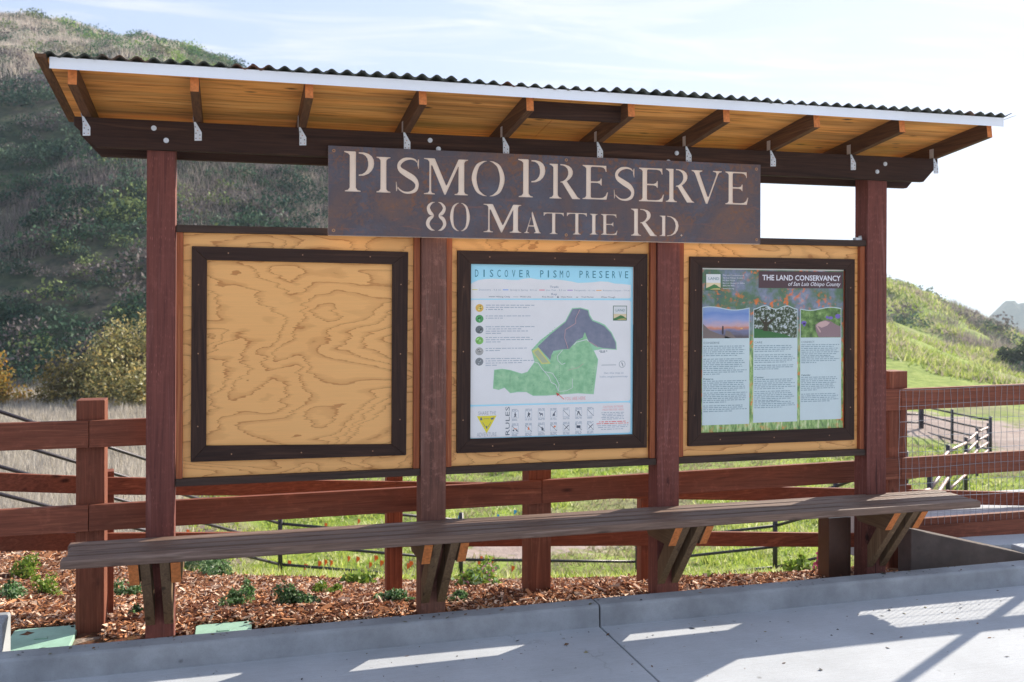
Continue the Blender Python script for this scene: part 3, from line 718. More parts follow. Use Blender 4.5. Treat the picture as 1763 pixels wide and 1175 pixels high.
def glyph(ch):
    if ch == 'I': return [serif(.10, .25, .10, .10)]
    if ch == 'P':
        st = [(0.02, 0), (.42, 0), (.42, .025), (.34, .045), (.30, .10), (.30, .98), (.28, 1.0), (0, 1.0), (0, .975), (.10, .945), (.14, .90), (.14, .10), (.10, .045), (.02, .025)]
        bo = [(.37, .985), (.50, .985), (.62, .955), (.70, .90), (.75, .82), (.765, .72), (.75, .62), (.70, .53), (.62, .455), (.50, .405), (.37, .395), (.37, .43), (.46, .445), (.53, .49), (.585, .56), (.61, .65), (.61, .74), (.59, .83), (.54, .90), (.47, .94), (.37, .95)]
        return [st, bo]
    if ch == 'R':
        st = [(0.0, 0), (.36, 0), (.36, .025), (.29, .045), (.25, .10), (.25, 1.0), (0, 1.0), (0, .975), (.07, .945), (.11, .90), (.11, .10), (.07, .045), (0, .025)]
        bo = [(.32, 1.0), (.46, .99), (.58, .955), (.66, .895), (.70, .81), (.70, .73), (.67, .65), (.60, .57), (.52, .51), (.85, .055), (.90, .03), (.92, .022), (.92, 0), (.68, 0), (.38, .465), (.33, .47), (.32, .44), (.32, .475), (.33, .495), (.40, .51), (.46, .55), (.52, .62), (.555, .70), (.555, .79), (.53, .87), (.47, .93), (.40, .96), (.32, .965)]
        return [st, bo]
    if ch == 'E':
        return [[(0, 0), (.70, 0), (.745, .22), (.71, .22), (.67, .12), (.60, .06), (.50, .045), (.27, .045), (.245, .07), (.245, .485), (.43, .485), (.50, .465), (.53, .415), (.56, .415), (.56, .62), (.53, .62), (.50, .555), (.43, .53), (.245, .53), (.245, .93), (.27, .955), (.52, .955), (.60, .94), (.65, .89), (.67, .82), (.70, .82), (.69, 1.0), (0, 1.0), (0, .975), (.07, .945), (.105, .90), (.105, .10), (.07, .045), (0, .025)]]
    if ch == 'T':
        return [[(.27, 0), (.61, 0), (.61, .025), (.54, .045), (.51, .10), (.51, .955), (.72, .95), (.80, .92), (.84, .84), (.87, .84), (.87, 1.0), (.01, 1.0), (.01, .84), (.04, .84), (.08, .92), (.16, .95), (.37, .955), (.37, .10), (.34, .045), (.27, .025)]]
    if ch == 'V':
        return [[(.47, 0), (.53, 0), (.88, .90), (.92, .95), (1.0, .975), (1.0, 1.0), (.70, 1.0), (.70, .975), (.79, .955), (.815, .92), (.81, .88), (.56, .215), (.53, .215), (.27, .90), (.27, .94), (.36, .975), (.36, 1.0), (0, 1.0), (0, .975), (.07, .95), (.11, .90)]]
    if ch == 'M':
        return [[(0.0, 0), (.25, 0), (.25, .025), (.18, .045), (.165, .10), (.165, .80), (.185, .80), (.46, 0), (.49, 0), (.78, .80), (.78, .10), (.755, .045), (.69, .025), (.69, 0), (1.0, 0), (1.0, .025), (.94, .045), (.915, .10), (.915, .90), (.94, .955), (1.0, .975), (1.0, 1.0), (.80, 1.0), (.775, .985), (.515, .265), (.50, .265), (.25, .985), (.235, 1.0), (0.0, 1.0), (0.0, .975), (.085, .955), (.12, .90), (.12, .10), (.09, .045), (0, .025)]]
    if ch == 'A':
        return [[(0, 0), (.30, 0), (.30, .025), (.21, .05), (.19, .09), (.265, .31), (.575, .31), (.67, .09), (.66, .05), (.57, .025), (.57, 0), (1.0, 0), (1.0, .025), (.93, .05), (.89, .10), (.50, 1.0), (.46, 1.0), (.43, .93), (.455, .75), (.56, .365), (.285, .365), (.40, .70), (.37, .75), (.12, .10), (.08, .05), (0, .025)]]
    if ch == 'S':
        return [stroke([(.83, .88, .022), (.74, .945, .026), (.55, .972, .030), (.30, .93, .050), (.13, .80, .066), (.17, .66, .075), (.42, .54, .088), (.70, .42, .088), (.83, .28, .075), (.78, .12, .060), (.57, .035, .034), (.33, .035, .026), (.16, .10, .024), (.075, .17, .018)],
                       capa=[(.84, .81), (.88, .70), (.91, .70), (.91, .96), (.87, .96), (.85, .91)], capb=[(.045, .24), (.03, .32), (0, .32), (.01, .06), (.05, .06), (.055, .11)])]
    if ch in 'O0':
        th = .082 if ch == 'O' else .095
        Lh = [(.46, .992, .004), (.33, .955, .026), (.17, .82, .055), (th, .5, th * .9), (.17, .18, .055), (.33, .045, .026), (.46, .008, .004)]
        return [stroke(Lh), stroke([(1 - p[0], 1 - p[1], p[2]) for p in Lh])]
    if ch == '8':
        Lh = [(.44, .99, .004), (.27, .945, .035), (.13, .80, .075), (.19, .64, .085), (.35, .52, .045), (.16, .38, .080), (.10, .22, .085), (.25, .06, .045), (.44, .01, .004)]
        Rh = [(.58, .99, .004), (.74, .945, .035), (.88, .80, .070), (.82, .65, .075), (.66, .52, .055), (.84, .39, .080), (.90, .22, .080), (.76, .06, .045), (.58, .01, .004)]
        return [stroke(Lh), stroke(Rh)]
    if ch == 'D':
        st = [(0, 0), (.30, 0), (.30, 1.0), (0, 1.0), (0, .975), (.10, .945), (.13, .90), (.13, .10), (.09, .045), (0, .025)]
        bo = [(.38, 1.0), (.60, .975), (.80, .88), (.93, .72), (.98, .52), (.94, .32), (.82, .14), (.62, .03), (.38, 0.0), (.38, .04), (.55, .06), (.69, .15), (.78, .30), (.82, .50), (.79, .68), (.70, .83), (.56, .93), (.38, .96)]
        return [st, bo]
    return [[(.5, 0), (1, .5), (.5, 1), (0, .5)]]
LET = [('P',0.9822,1.1402,2.3368,2.5492),('I',1.1522,1.2270,2.3371,2.5262),('S',1.2559,1.3810,2.3346,2.5290),('M',1.4076,1.6515,2.3359,2.5304),('O',1.6712,1.8587,2.3353,2.5286),
('P',1.9345,2.0927,2.3367,2.5473),('R',2.1170,2.2981,2.3351,2.5288),('E',2.3118,2.4661,2.3373,2.5296),('S',2.5003,2.6266,2.3348,2.5281),('E',2.6536,2.8107,2.3356,2.5276),('R',2.8209,3.0013,2.3367,2.5288),('V',2.9830,3.1784,2.3330,2.5267),('E',3.2003,3.3518,2.3343,2.5268),
('8',1.4193,1.5320,2.1403,2.2957),('0',1.5514,1.6628,2.1411,2.2942),('M',1.7388,1.9543,2.1388,2.2937),('A',1.9708,2.0686,2.1387,2.2574),('T',2.0830,2.2021,2.1368,2.2561),('T',2.2194,2.3391,2.1370,2.2580),('I',2.3560,2.4052,2.1384,2.2558),('E',2.4231,2.5243,2.1389,2.2561),
('R',2.6059,2.7670,2.1377,2.2919),('D',2.7827,2.9034,2.1389,2.2567),('.',2.9130,2.9285,2.1374,2.1534)]
SG = thing('name_sign', (2.165, -0.05, 2.105), 'long rusty steel name sign with cut-out stencil letters fixed across the kiosk posts', 'sign')
def poly_curve(polys, depth, name, mats, parent, y):
    cu = bpy.data.curves.new(name, 'CURVE'); cu.dimensions = '2D'; cu.fill_mode = 'BOTH'; cu.extrude = depth / 2
    for p in polys:
        sp = cu.splines.new('POLY'); sp.points.add(len(p) - 1); sp.use_cyclic_u = True
        for i, q in enumerate(p): sp.points[i].co = (q[0], q[1], 0, 1)
    tmp = bpy.data.objects.new('tmp', cu); COL.objects.link(tmp)
    dg = bpy.context.evaluated_depsgraph_get(); me = bpy.data.meshes.new_from_object(tmp.evaluated_get(dg))
    bpy.data.objects.remove(tmp)
    off = Vector((0, 0, 0)); q = parent
    while q is not None: off += q.location; q = q.parent
    me.transform(Matrix.Translation((-off.x, y - off.y, -off.z)) @ Matrix.Rotation(math.pi / 2, 4, 'X'))
    me.name = name
    me.materials.clear()
    for m in mats: me.materials.append(m)
    for p in me.polygons: p.material_index = 0 if abs(p.normal.y) > 0.7 else len(mats) - 1; p.use_smooth = False
    o = bpy.data.objects.new(name, me); COL.objects.link(o); o.parent = parent; return o
polys = [[(0.900, 2.1045), (3.431, 2.1055), (3.4305, 2.575), (0.8995, 2.574)]]
for ch, x0, x1, z0, z1 in LET:
    g = glyph(ch); xs_ = [p[0] for q in g for p in q]; ys_ = [p[1] for q in g for p in q]
    ax, bx, ay, by = min(xs_), max(xs_), min(ys_), max(ys_)
    for q in g: polys.append([(x0 + (p[0] - ax) / (bx - ax) * (x1 - x0), z0 + (p[1] - ay) / (by - ay) * (z1 - z0)) for p in q])
poly_curve(polys, 0.003, 'steel_plate', [M['steel'], M['rustedge']], SG, SY)
b = MB(); b.box(0.9015, 3.4295, SY + 0.0025, -0.0395, 2.1035, 2.574); b.build('backing_board', M['backing'], SG)
for x, z in [(0.928, 2.548), (0.928, 2.130), (2.215, 2.5525), (2.2155, 2.133), (3.403, 2.548), (3.406, 2.130)]:
    b = MB(); b.cyl((x, SY - 0.0016, z), (x, SY - 0.0045, z), 0.0095, 0.007, n=16); b.cyl((x, SY - 0.0046, z), (x, SY - 0.0052, z), 0.003, n=6, mi=1)
    b.build('screw', [M['copper'], M['hole']], SG)

# ------------------------------------------------------------------ posters
PM = {}
def pm(name, c, rough=0.35):
    if name not in PM: PM[name] = plain('print_' + name, c, rough, 0.45, coat=0.35, var=0.03, scale=8)
    return PM[name]
class Poster:
    def __init__(s, root, x0, z1, x1, z0, y):
        s.r, s.x0, s.z1, s.w, s.h, s.y = root, x0, z1, x1 - x0, z1 - z0, y
    def P(s, u, v): return (s.x0 + u * s.w, s.z1 - v * s.h)
    def poly(s, name, shapes, mat, lay, d=0.0004):
        """shapes: list of (u,v) polygons"""
        b = MB(); y1 = s.y - 0.0004 * lay; y0 = y1 + 0.0003
        for q in shapes:
            pts = [s.P(*p) for p in q]; n = len(pts)
            if n == 4:
                b.prism(pts, 'Y', y1, y0)
            else:
                b.prism(pts, 'Y', y1, y0)
        o = b.build(name, mat, s.r)
        bm = bmesh.new(); bm.from_mesh(o.data); bmesh.ops.triangulate(bm, faces=[f for f in bm.faces if len(f.verts) > 4]); bm.to_mesh(o.data); bm.free()
        return o
    def text(s, items, mat, lay, name='lettering', bold=0.0, shear=0.0, rot=0.0):
        """items: (string, u0, u1 or None, v_base, height_v)"""
        mb = MB()
        for st, u0, u1, vb, hv in items:
            cu = bpy.data.curves.new('t', 'FONT'); cu.body = st; cu.size = 1; cu.offset = bold; cu.shear = shear; cu.resolution_u = 2
            ob = bpy.data.objects.new('t', cu); COL.objects.link(ob)
            me = bpy.data.meshes.new_from_object(ob.evaluated_get(bpy.context.evaluated_depsgraph_get())); bpy.data.objects.remove(ob)
            if not len(me.vertices): continue
            co = np.array([v.co[:] for v in me.vertices]); xa, xb = co[:, 0].min(), co[:, 0].max()
            H = hv * s.h / 0.73
            sx = H if u1 is None else (u1 - u0) * s.w / max(xb - xa, 1e-6)
            X0, Z0 = s.P(u0, vb)
            if rot: vs = [(X0 - c[1] * H, s.y - 0.0004 * lay, Z0 + (c[0] - xa) * sx) for c in co]
            else: vs = [(X0 + (c[0] - xa) * sx, s.y - 0.0004 * lay, Z0 + c[1] * H) for c in co]
            mb.add(vs, [tuple(p.vertices) for p in me.polygons])
        o = mb.build(name, mat, s.r)
        for p in o.data.polygons:
            if p.normal.y > 0: p.flip()
        return o
    def lines(s, rows, mat, lay, name='small_print', th=0.0042, seed=1):
        """rows: (u0,u1,v) drawn as runs of word-long dashes"""
        rg = random.Random(seed); q = []
        for u0, u1, v in rows:
            u = u0
            while u < u1 - 0.004:
                w = min(rg.uniform(0.008, 0.034), u1 - u)
                q.append([(u, v), (u + w, v), (u + w, v + th * rg.uniform(.8, 1.1)), (u, v + th)])
                u += w + 0.0055
        return s.poly(name, q, mat, lay)
def circle(u, v, ru, rv, n=20, a0=0, a1=2 * math.pi):
    return [(u + ru * math.cos(a0 + (a1 - a0) * i / n), v + rv * math.sin(a0 + (a1 - a0) * i / n)) for i in range(n)]
def rect(u0, u1, v0, v1): return [(u0, v0), (u1, v0), (u1, v1), (u0, v1)]
def rrect(u0, u1, v0, v1, r=0.015):
    p = []
    for cu, cv, a in ((u1 - r, v0 + r, -90), (u1 - r, v1 - r, 0), (u0 + r, v1 - r, 90), (u0 + r, v0 + r, 180)):
        p += [(cu + r * math.cos(R(a + 22.5 * k)), cv + r * math.sin(R(a + 22.5 * k))) for k in range(5)]
    return p

def logo(P_, u0, u1, v0, v1, lay):
    w, h = u1 - u0, v1 - v0
    P_.poly('logo_border', [rect(u0, u1, v0, v1)], pm('dark_green', (0.03, 0.13, 0.07)), lay)
    P_.poly('logo_sky', [rect(u0 + w * .04, u1 - w * .04, v0 + h * .04, v1 - h * .05)], pm('pale_cream', (0.78, 0.80, 0.80)), lay + 1)
    P_.poly('logo_glow', [rect(u0 + w * .04, u1 - w * .04, v0 + h * .55, v1 - h * .05)], pm('cream_orange', (0.80, 0.66, 0.42)), lay + 2)
    hill = [(0.04, .86), (.2, .80), (.33, .74), (.45, .68), (.55, .63), (.62, .66), (.72, .69), (.82, .77), (.96, .84), (.96, .95), (.04, .95)]
    P_.poly('logo_hill', [[(u0 + w * a, v0 + h * c) for a, c in hill]], pm('leaf_green', (0.06, 0.22, 0.07)), lay + 3)
    P_.poly('logo_field', [[(u0 + w * a, v0 + h * c) for a, c in [(.3, .93), (.5, .88), (.75, .86), (.94, .88), (.94, .95), (.3, .95)]]], pm('straw', (0.62, 0.50, 0.20)), lay + 4)
    P_.text([('LAND', u0 + w * .18, u0 + w * .86, v0 + h * .38, h * .17)], pm('slate', (0.20, 0.33, 0.36)), lay + 5, 'logo_lettering')

# --- map poster
MP = thing('map_poster', (2.18, 0.045, 0.99), 'blue and white trail map poster in the middle frame', 'poster')
b = MB(); b.box(1.688, 2.672, 0.0455, 0.0485, 0.985, 1.972)
b.build('poster_sheet', pm('sky_blue', (0.42, 0.82, 0.98)), MP)
Q = Poster(MP, 1.6915, 1.9670, 2.6670, 0.9905, 0.0452)
white = pm('off_white', (0.86, 0.86, 0.86))
ridge = [(0.0, .115), (.02, .103), (.05, .09), (.09, .084), (.14, .082), (.19, .084), (.24, .088), (.28, .088), (.32, .080), (.36, .077), (.40, .083), (.44, .086), (.50, .082), (.56, .087), (.61, .094), (.65, .102), (.70, .100), (.74, .098), (.79, .092), (.84, .094), (.88, .104), (.93, .106), (.985, .112)]
Q.poly('white_band', [ridge + [(.985, .184), (.98, .190), (.972, .192), (.012, .197), (.004, .193), (0, .188)]], white, 1)
Q.poly('map_field', [rrect(0.002, .985, .203, .803, .014)], white, 1)
Q.poly('rules_field', [rrect(0.0, .985, .812, .992, .014)], white, 1)
teal = pm('teal_ink', (0.05, 0.26, 0.36))
ti = []
for w_, u0, u1 in (('DISCOVER', .028, .355), ('PISMO', .418, .598), ('PRESERVE', .660, .968)):
    n = len(w_)
    for i, ch in enumerate(w_):
        c = u0 + (u1 - u0 - .020) * i / (n - 1)
        ti.append((ch, c if ch != 'I' else c + .006, c + .020 if ch != 'I' else c + .013, .072, .044))
Q.text(ti, teal, 2, 'title')
Q.text([('Trails', .477, .530, .132, .012), ('Key', .487, .520, .174, .012)], pm('ink_blue', (0.08, 0.17, 0.30)), 2, 'legend_heading')
grey = pm('grey_ink', (0.33, 0.40, 0.48)); dgrey = pm('dark_ink', (0.12, 0.16, 0.20))
Q.text([('Discovery - 5.3 mi', .052, .180, .150, .0095), ('Spring to Spring - 8.4 mi', .235, .398, .150, .0095), ('Live Oak - 3.3 mi', .453, .575, .150, .0095), ('Pumptrails - 4.1 mi', .627, .757, .150, .0095), ('Romance Canyon - 7.9 mi', .808, .978, .150, .0095)], grey, 2, 'trail_names')
for nm, c, u in (('yellow', (.75, .68, .15), .010), ('blue', (.18, .36, .85), .193), ('red', (.80, .08, .20), .412), ('purple', (.38, .20, .62), .585), ('orange', (.85, .42, .06), .765)):
    Q.poly('trail_swatch', [rect(u, u + .033, .1435, .1475)], pm('swatch_' + nm, c), 2)
Q.text([('Hiking Only', .152, .236, .189, .009), ('Multi-Use', .298, .362, .189, .009), ('Fire Road', .430, .497, .189, .009), ('View Point', .545, .615, .189, .009), ('Trail Marker', .672, .750, .189, .009), ('Water Trough', .795, .885, .189, .009)], dgrey, 2, 'key_names')
Q.poly('key_marks', [rect(.110 + .006 * i, .1145 + .006 * i, .184, .1875) for i in range(6)] + [rect(.255, .285, .185, .1862), rect(.640, .652, .1845, .1875)] + [[(.520, .190), (.533, .190), (.5265, .178)]], dgrey, 2)
cols = [(.80, .50, .10), (.08, .38, .12), (.16, .19, .20), (.22, .55, .12), (.42, .42, .40), (.22, .25, .27)]
vc = [.250, .312, .374, .436, .498, .557]
rg = random.Random(4)
for i, (c, v) in enumerate(zip(cols, vc)):
    Q.poly('round_photo', [circle(.055, v, .0235, .0225, 24)], pm('photo%d' % i, c), 2)
    bl = []
    for k in range(9):
        a, r_ = rg.uniform(0, 6.28), rg.uniform(0, .015); bl.append(circle(.055 + r_ * math.cos(a), v + r_ * math.sin(a), rg.uniform(.002, .006), rg.uniform(.002, .005), 7))
    Q.poly('photo_detail', bl[:5], pm('photo%d_dark' % i, tuple(x * .3 for x in c)), 3)
    Q.poly('photo_detail', bl[5:], pm('photo%d_light' % i, tuple(min(1, x * 1.6 + .2) for x in c)), 4)
    nl = [3, 2, 4, 3, 2, 4][i]
    Q.lines([(.092, .092 + rg.uniform(.20, .30) * (1 if k < nl - 1 else .35), v - .018 + .0125 * k) for k in range(nl)], grey, 2, th=.0036, seed=i)
logo(Q, .872, .960, .236, .324, 2)
def mz(l): return [((x - 152) / 1455.0, (y - 141 - (x - 152) * .018 * (1 - (y - 141) / 764.0)) / 1528.0) for x, y in l]
outer = mz([(1045, 532), (1120, 527), (1196, 547), (1207, 590), (1235, 636), (1295, 657), (1345, 680), (1408, 748), (1452, 835), (1456, 902), (1330, 893), (1245, 905), (1285, 985), (1245, 1290), (1100, 1280), (820, 1296), (700, 1296), (640, 1262), (560, 1262), (500, 1270), (450, 1222), (400, 1240), (350, 1228), (360, 1064), (430, 1056), (500, 1068), (600, 1100), (650, 1085), (712, 1000), (684, 895), (760, 812), (985, 645)])
Q.poly('map_edge', [outer], pm('map_edge_green', (0.33, 0.66, 0.42)), 2)
green = mz([(355, 1225), (365, 1068), (430, 1061), (500, 1073), (600, 1106), (652, 1090), (718, 1000), (690, 898), (740, 880), (850, 1010), (860, 940), (960, 895), (1020, 890), (1085, 820), (1140, 800), (1160, 745), (1190, 810), (1240, 905), (1278, 985), (1240, 1284), (1100, 1274), (820, 1290), (700, 1290), (640, 1255), (560, 1252), (500, 1265), (450, 1215), (400, 1235)])
tg = NT('print_map_green', 0.35, 0.45, coat=0.35); ng = tg.noise(tg.coord((1, 1, 1)), 22, 4, 0.6)
tg.color(tg.ramp(ng, [(0.35, (0.22, 0.52, 0.27)), (0.6, (0.36, 0.66, 0.38)), (0.75, (0.50, 0.70, 0.48))]))
Q.poly('map_green_area', [green], tg.m, 4)
tg = NT('print_map_grey', 0.35, 0.45, coat=0.35); ng = tg.noise(tg.coord((1, 1, 1)), 18, 5, 0.7)
tg.color(tg.ramp(ng, [(0.35, (0.17, 0.20, 0.28)), (0.6, (0.24, 0.26, 0.35)), (0.75, (0.33, 0.34, 0.42))]))
Q.poly('map_grey_area', [mz([(1050, 540), (1120, 535), (1190, 555), (1200, 600), (1230, 645), (1290, 668), (1340, 692), (1400, 752), (1446, 840), (1448, 895), (1330, 885), (1260, 868), (1200, 830), (1185, 805), (1165, 745), (1145, 790), (1085, 820), (1060, 850), (1020, 890), (960, 892), (880, 905), (862, 940), (852, 985), (740, 865), (780, 828), (850, 762), (990, 652)])], tg.m, 3)
Q.poly('map_yellow_area', [mz([(690, 905), (745, 873), (855, 1015), (775, 1020)])], pm('map_yellow', (0.66, 0.68, 0.22)), 5)
Q.poly('map_yellow_inner', [mz([(708, 915), (742, 893), (833, 1005), (782, 1008)])], pm('map_khaki', (0.45, 0.52, 0.33)), 6)
def trail(pts, w):
    pts = mz(pts); q = []
    for a, b2 in zip(pts[:-1], pts[1:]):
        dx, dy = b2[0] - a[0], b2[1] - a[1]; L_ = math.hypot(dx, dy) + 1e-9; nx, ny = -dy / L_ * w, dx / L_ * w
        q.append([(a[0] + nx, a[1] + ny), (b2[0] + nx, b2[1] + ny), (b2[0] - nx, b2[1] - ny), (a[0] - nx, a[1] - ny)])
    return q
Q.poly('map_road', trail([(712, 1000), (745, 1010), (770, 1050), (800, 1085), (840, 1130), (860, 1180), (900, 1200), (925, 1260)], .0018) + trail([(800, 1085), (870, 1100), (905, 1150), (930, 1200), (925, 1262)], .0016) + trail([(960, 898), (915, 950), (920, 990), (955, 1025), (985, 1012)], .0016) + trail([(1060, 855), (1085, 830), (1180, 808), (1195, 825)], .0022) + trail([(1050, 1150), (1050, 1230), (1000, 1255), (930, 1262)], .0013), pm('map_white', (0.75, 0.78, 0.80)), 7)
Q.poly('map_pink_trail', trail([(1115, 545), (1078, 620), (1078, 665), (985, 720), (978, 790), (1010, 885)], .0016) + trail([(1195, 825), (1260, 860), (1280, 880)], .0013) + trail([(1010, 1075), (1100, 1055), (1150, 1020)], .001), pm('map_pink', (0.66, 0.42, 0.44)), 8)
Q.poly('map_dots', [rect(mz([(x, y)])[0][0], mz([(x, y)])[0][0] + .003, mz([(x, y)])[0][1], mz([(x, y)])[0][1] + .003) for x, y in [(930, 1035 + 17 * k) for k in range(10)] + [(1245 - 3 * k, 1050 + 25 * k) for k in range(9)] + [(495, 1110 + 12 * k) for k in range(8)] + [(690 + 22 * k, 890 - 21 * k) for k in range(10)] + [(420, 1115), (570, 1130), (640, 1120), (700, 1200), (760, 1180), (1100, 1090)]], pm('map_dot', (0.08, 0.20, 0.12)), 8)
Q.poly('scale_bar', [rect(.80, .892, .5860, .5885)] + [circle(.931, .584, .020, .0205, 28)], dgrey, 2)
Q.poly('compass_face', [circle(.931, .584, .0180, .0185, 28)], white, 3)
Q.poly('compass_arrow', [[(.925, .574), (.930, .573), (.939, .597), (.936, .598)]], dgrey, 4)
Q.text([('Get this map at', .815, .940, .640, .012), ('lcslo.org/pismomap', .790, .966, .661, .012)], grey, 2, 'map_note')
Q.lines([(.785, .840, .502), (.792, .830, .509)], dgrey, 2, seed=9)
red = pm('red_ink', (0.80, 0.10, 0.08)); pink = pm('pink_ink', (0.85, 0.42, 0.42))
Q.poly('arrow', trail([(975, 1330), (915, 1280)], .0018) + [mz([(903, 1270), (935, 1283), (915, 1302)])], red, 9)
Q.text([('YOU ARE HERE', .570, .700, .790, .021)], pink, 2, 'here_note')
Q.poly('warning_triangle', [mz([(212, 1466), (382, 1463), (297, 1617)])], pm('warn_yellow', (0.85, 0.74, 0.02)), 2)
Q.poly('triangle_marks', trail([(270, 1490), (320, 1490)], .0012) + trail([(262, 1520), (285, 1560)], .0012) + trail([(332, 1520), (310, 1560)], .0012) + [mz([(243, 1478), (255, 1478), (260, 1502), (240, 1502)]), mz([(330, 1484), (360, 1478), (356, 1496), (335, 1500)]), mz([(291, 1552), (303, 1552), (303, 1575), (291, 1575)])], dgrey, 3)
lgrey = pm('light_grey_ink', (0.42, 0.45, 0.50))
Q.text([('SHARE THE', .050, .155, .862, .022), ('ADVENTURE', .042, .158, .985, .024)], lgrey, 2, 'share_note')
Q.text([('RULES', .236, .400, .982, .026)], dgrey, 2, 'rules_heading', rot=1)
icu = [.269, .350, .428, .503, .581, .657, .731]
wd, dk = [], []
for r_, v in enumerate((.866, .948)):
    for k, u in enumerate(icu):
        wd.append(rect(u - .0205, u + .0205, v - .020, v + .020))
        dk.append(rect(u - .019, u + .019, v - .0185, v + .0185))
for q_ in wd: Q.poly('rule_icon', [q_], grey, 2)
for q_ in dk: Q.poly('icon_field', [q_], pm('icon_white', (0.86, 0.87, 0.88)), 3)
ic = []
def ln(u, v, a, b2, c, d, w=.0022):
    dx, dy = c - a, d - b2; L_ = math.hypot(dx, dy); nx, ny = -dy / L_ * w, dx / L_ * w
    return [(u + a + nx, v + b2 + ny), (u + c + nx, v + d + ny), (u + c - nx, v + d - ny), (u + a - nx, v + b2 - ny)]
for k, u in enumerate(icu):
    v = .866
    if k in (0, 1): ic += [circle(u, v - .012, .003, .003, 8), ln(u, v, 0, -.008, 0, .003, .0035), ln(u, v, 0, .003, -.007, .015), ln(u, v, 0, .003, .006, .015), ln(u, v, -.006, -.003, .008, .001, .0015)]
    if k == 1: ic += [rect(u + .004, u + .009, v - .008, v + .003)]
    if k == 2: ic += [rect(u - .009, u + .008, v - .004, v + .004), rect(u - .009, u - .006, v, v + .013), rect(u + .005, u + .008, v, v + .013), rect(u - .014, u - .008, v - .010, v - .002)]
    if k == 3: ic += [[(u - .002, v - .002), (u + .006, v - .001), (u + .009, v + .013), (u - .008, v + .013)], ln(u, v, .003, -.002, .012, -.015)]
    if k == 5: ic += [ln(u, v, -.010, .014, 0, -.012), ln(u, v, .010, .014, 0, -.012)]
    if k >= 4: ic += [ln(u, v, -.018, -.018, .018, .018, .0012)]
    v = .948
    ic += [ln(u, v, -.018, -.018, .018, .018, .0012)]
    if k in (0,): ic += [circle(u - .010, v + .008, .005, .005, 10), circle(u + .010, v + .008, .005, .005, 10)]
    if k == 2: ic += [circle(u + .004, v - .004, .004, .004, 8), rect(u + .001, u + .013, v, v + .014)]
    if k in (4, 6): ic += [ln(u, v, -.012, .012, .014, -.012), circle(u + .012, v - .010, .004, .003, 8)]
    if k == 5: ic += [rect(u - .013, u + .012, v - .009, v + .007)]
Q.poly('icons', ic, pm('icon_ink', (0.07, 0.10, 0.15)), 4)
Q.poly('icon_colour', [circle(icu[3] + .006, .941, .007, .006, 10), [(icu[1] - .006, .955), (icu[1] + .007, .955), (icu[1], .934)], rect(icu[0] - .008, icu[0] + .009, .945, .949)], pm('icon_orange', (0.85, 0.25, 0.08)), 5)
Q.lines([(u - .020, u + .020, v) for u in icu for v in (.834, .840, .891, .897, .917, .923, .974, .980, .986)], grey, 2, th=.0030, seed=22)
Q.text([('CAUTION: EXTREME', .810, .938, .841, .013), ('HIGH FIRE RISK AREA', .808, .942, .858, .013)], pink, 2, 'caution_heading')
Q.lines([(.800 + .004 * (k % 3), .945 - .006 * (k % 2), .868 + .0095 * k) for k in range(5)], grey, 2, th=.0034, seed=31)
Q.lines([(.785, .955, .921), (.770, .975, .932)], red, 2, th=.0045, seed=32)
Q.lines([(.775, .972, .944), (.780, .965, .954), (.800, .945, .966)], grey, 2, th=.0034, seed=33)

# --- conservancy poster
CP = thing('conservancy_poster', (3.59, 0.045, 0.98), 'poppy field conservancy poster with three text columns in the right frame', 'poster')
t = NT('print_poppy_field', 0.35, 0.45, coat=0.4)
n1 = t.noise(t.coord((1, 1, 1)), 7, 4, 0.6); n2 = t.noise(t.coord((1, 1, 1), loc=(3, 0, 1)), 30, 3, 0.6); n3 = t.noise(t.coord((1, 1, 1), loc=(1, 0, 4)), 5, 3, 0.5)
sp_ = t.n.new('ShaderNodeSeparateXYZ'); t.l.new(t.tc.outputs['Generated'], sp_.inputs[0])
c = t.ramp(n1, [(0.3, (0.07, 0.13, 0.15)), (0.45, (0.10, 0.20, 0.10)), (0.58, (0.22, 0.26, 0.36)), (0.72, (0.48, 0.52, 0.58))])
low = t.ramp(t.noise(t.coord((60, 1, 14)), 1.0, 4, 0.7), [(0.35, (0.06, 0.16, 0.05)), (0.5, (0.30, 0.50, 0.14)), (0.62, (0.62, 0.70, 0.36)), (0.75, (0.85, 0.75, 0.60))])
c = t.mix(t.ramp(sp_.outputs['Z'], [(0.45, 1.0), (0.7, 0.0)]), c, low)
c = t.mix(t.math('MULTIPLY', t.ramp(n2, [(0.52, 0.0), (0.60, 1.0)]), t.ramp(n3, [(0.45, 0.0), (0.58, 1.0)])), c, (0.85, 0.20, 0.03))
t.color(c); M['poppy'] = t.m
b = MB(); b.box(3.095, 4.084, 0.0455, 0.0485, 0.976, 1.968); b.build('poster_sheet', M['poppy'], CP)
Q = Poster(CP, 3.1035, 1.9560, 4.0745, 0.9815, 0.0452)
cream = pm('cream_edge', (0.72, 0.74, 0.68))
Q.poly('top_edge', [rect(-.003, 1.0, -.0065, .0015)], cream, 1)
Q.poly('title_banner', [rect(.392, .993, .008, .113)], pm('plum', (0.085, 0.045, 0.055)), 1)
pw = pm('print_white', (0.80, 0.80, 0.86))
Q.text([('THE LAND CONSERVANCY', .418, .978, .064, .034)], pw, 2, 'title', bold=0.022)
Q.text([('of San Luis Obispo County', .600, .978, .098, .026)], pw, 2, 'subtitle', bold=0.008, shear=0.28)
logo(Q, .028, .134, .026, .131, 1)
Q.text([(s_, .145, e_, .040 + .0163 * k, .009) for k, (s_, e_) in enumerate([('The Land Conservancy of', .290), ('San Luis Obispo County', .285), ('PO Box 12206', .228), ('San Luis Obispo CA 93406', .294), ('(805) 544-9096', .225), ('www.lcslo.org', .222)])], pw, 2, 'address')
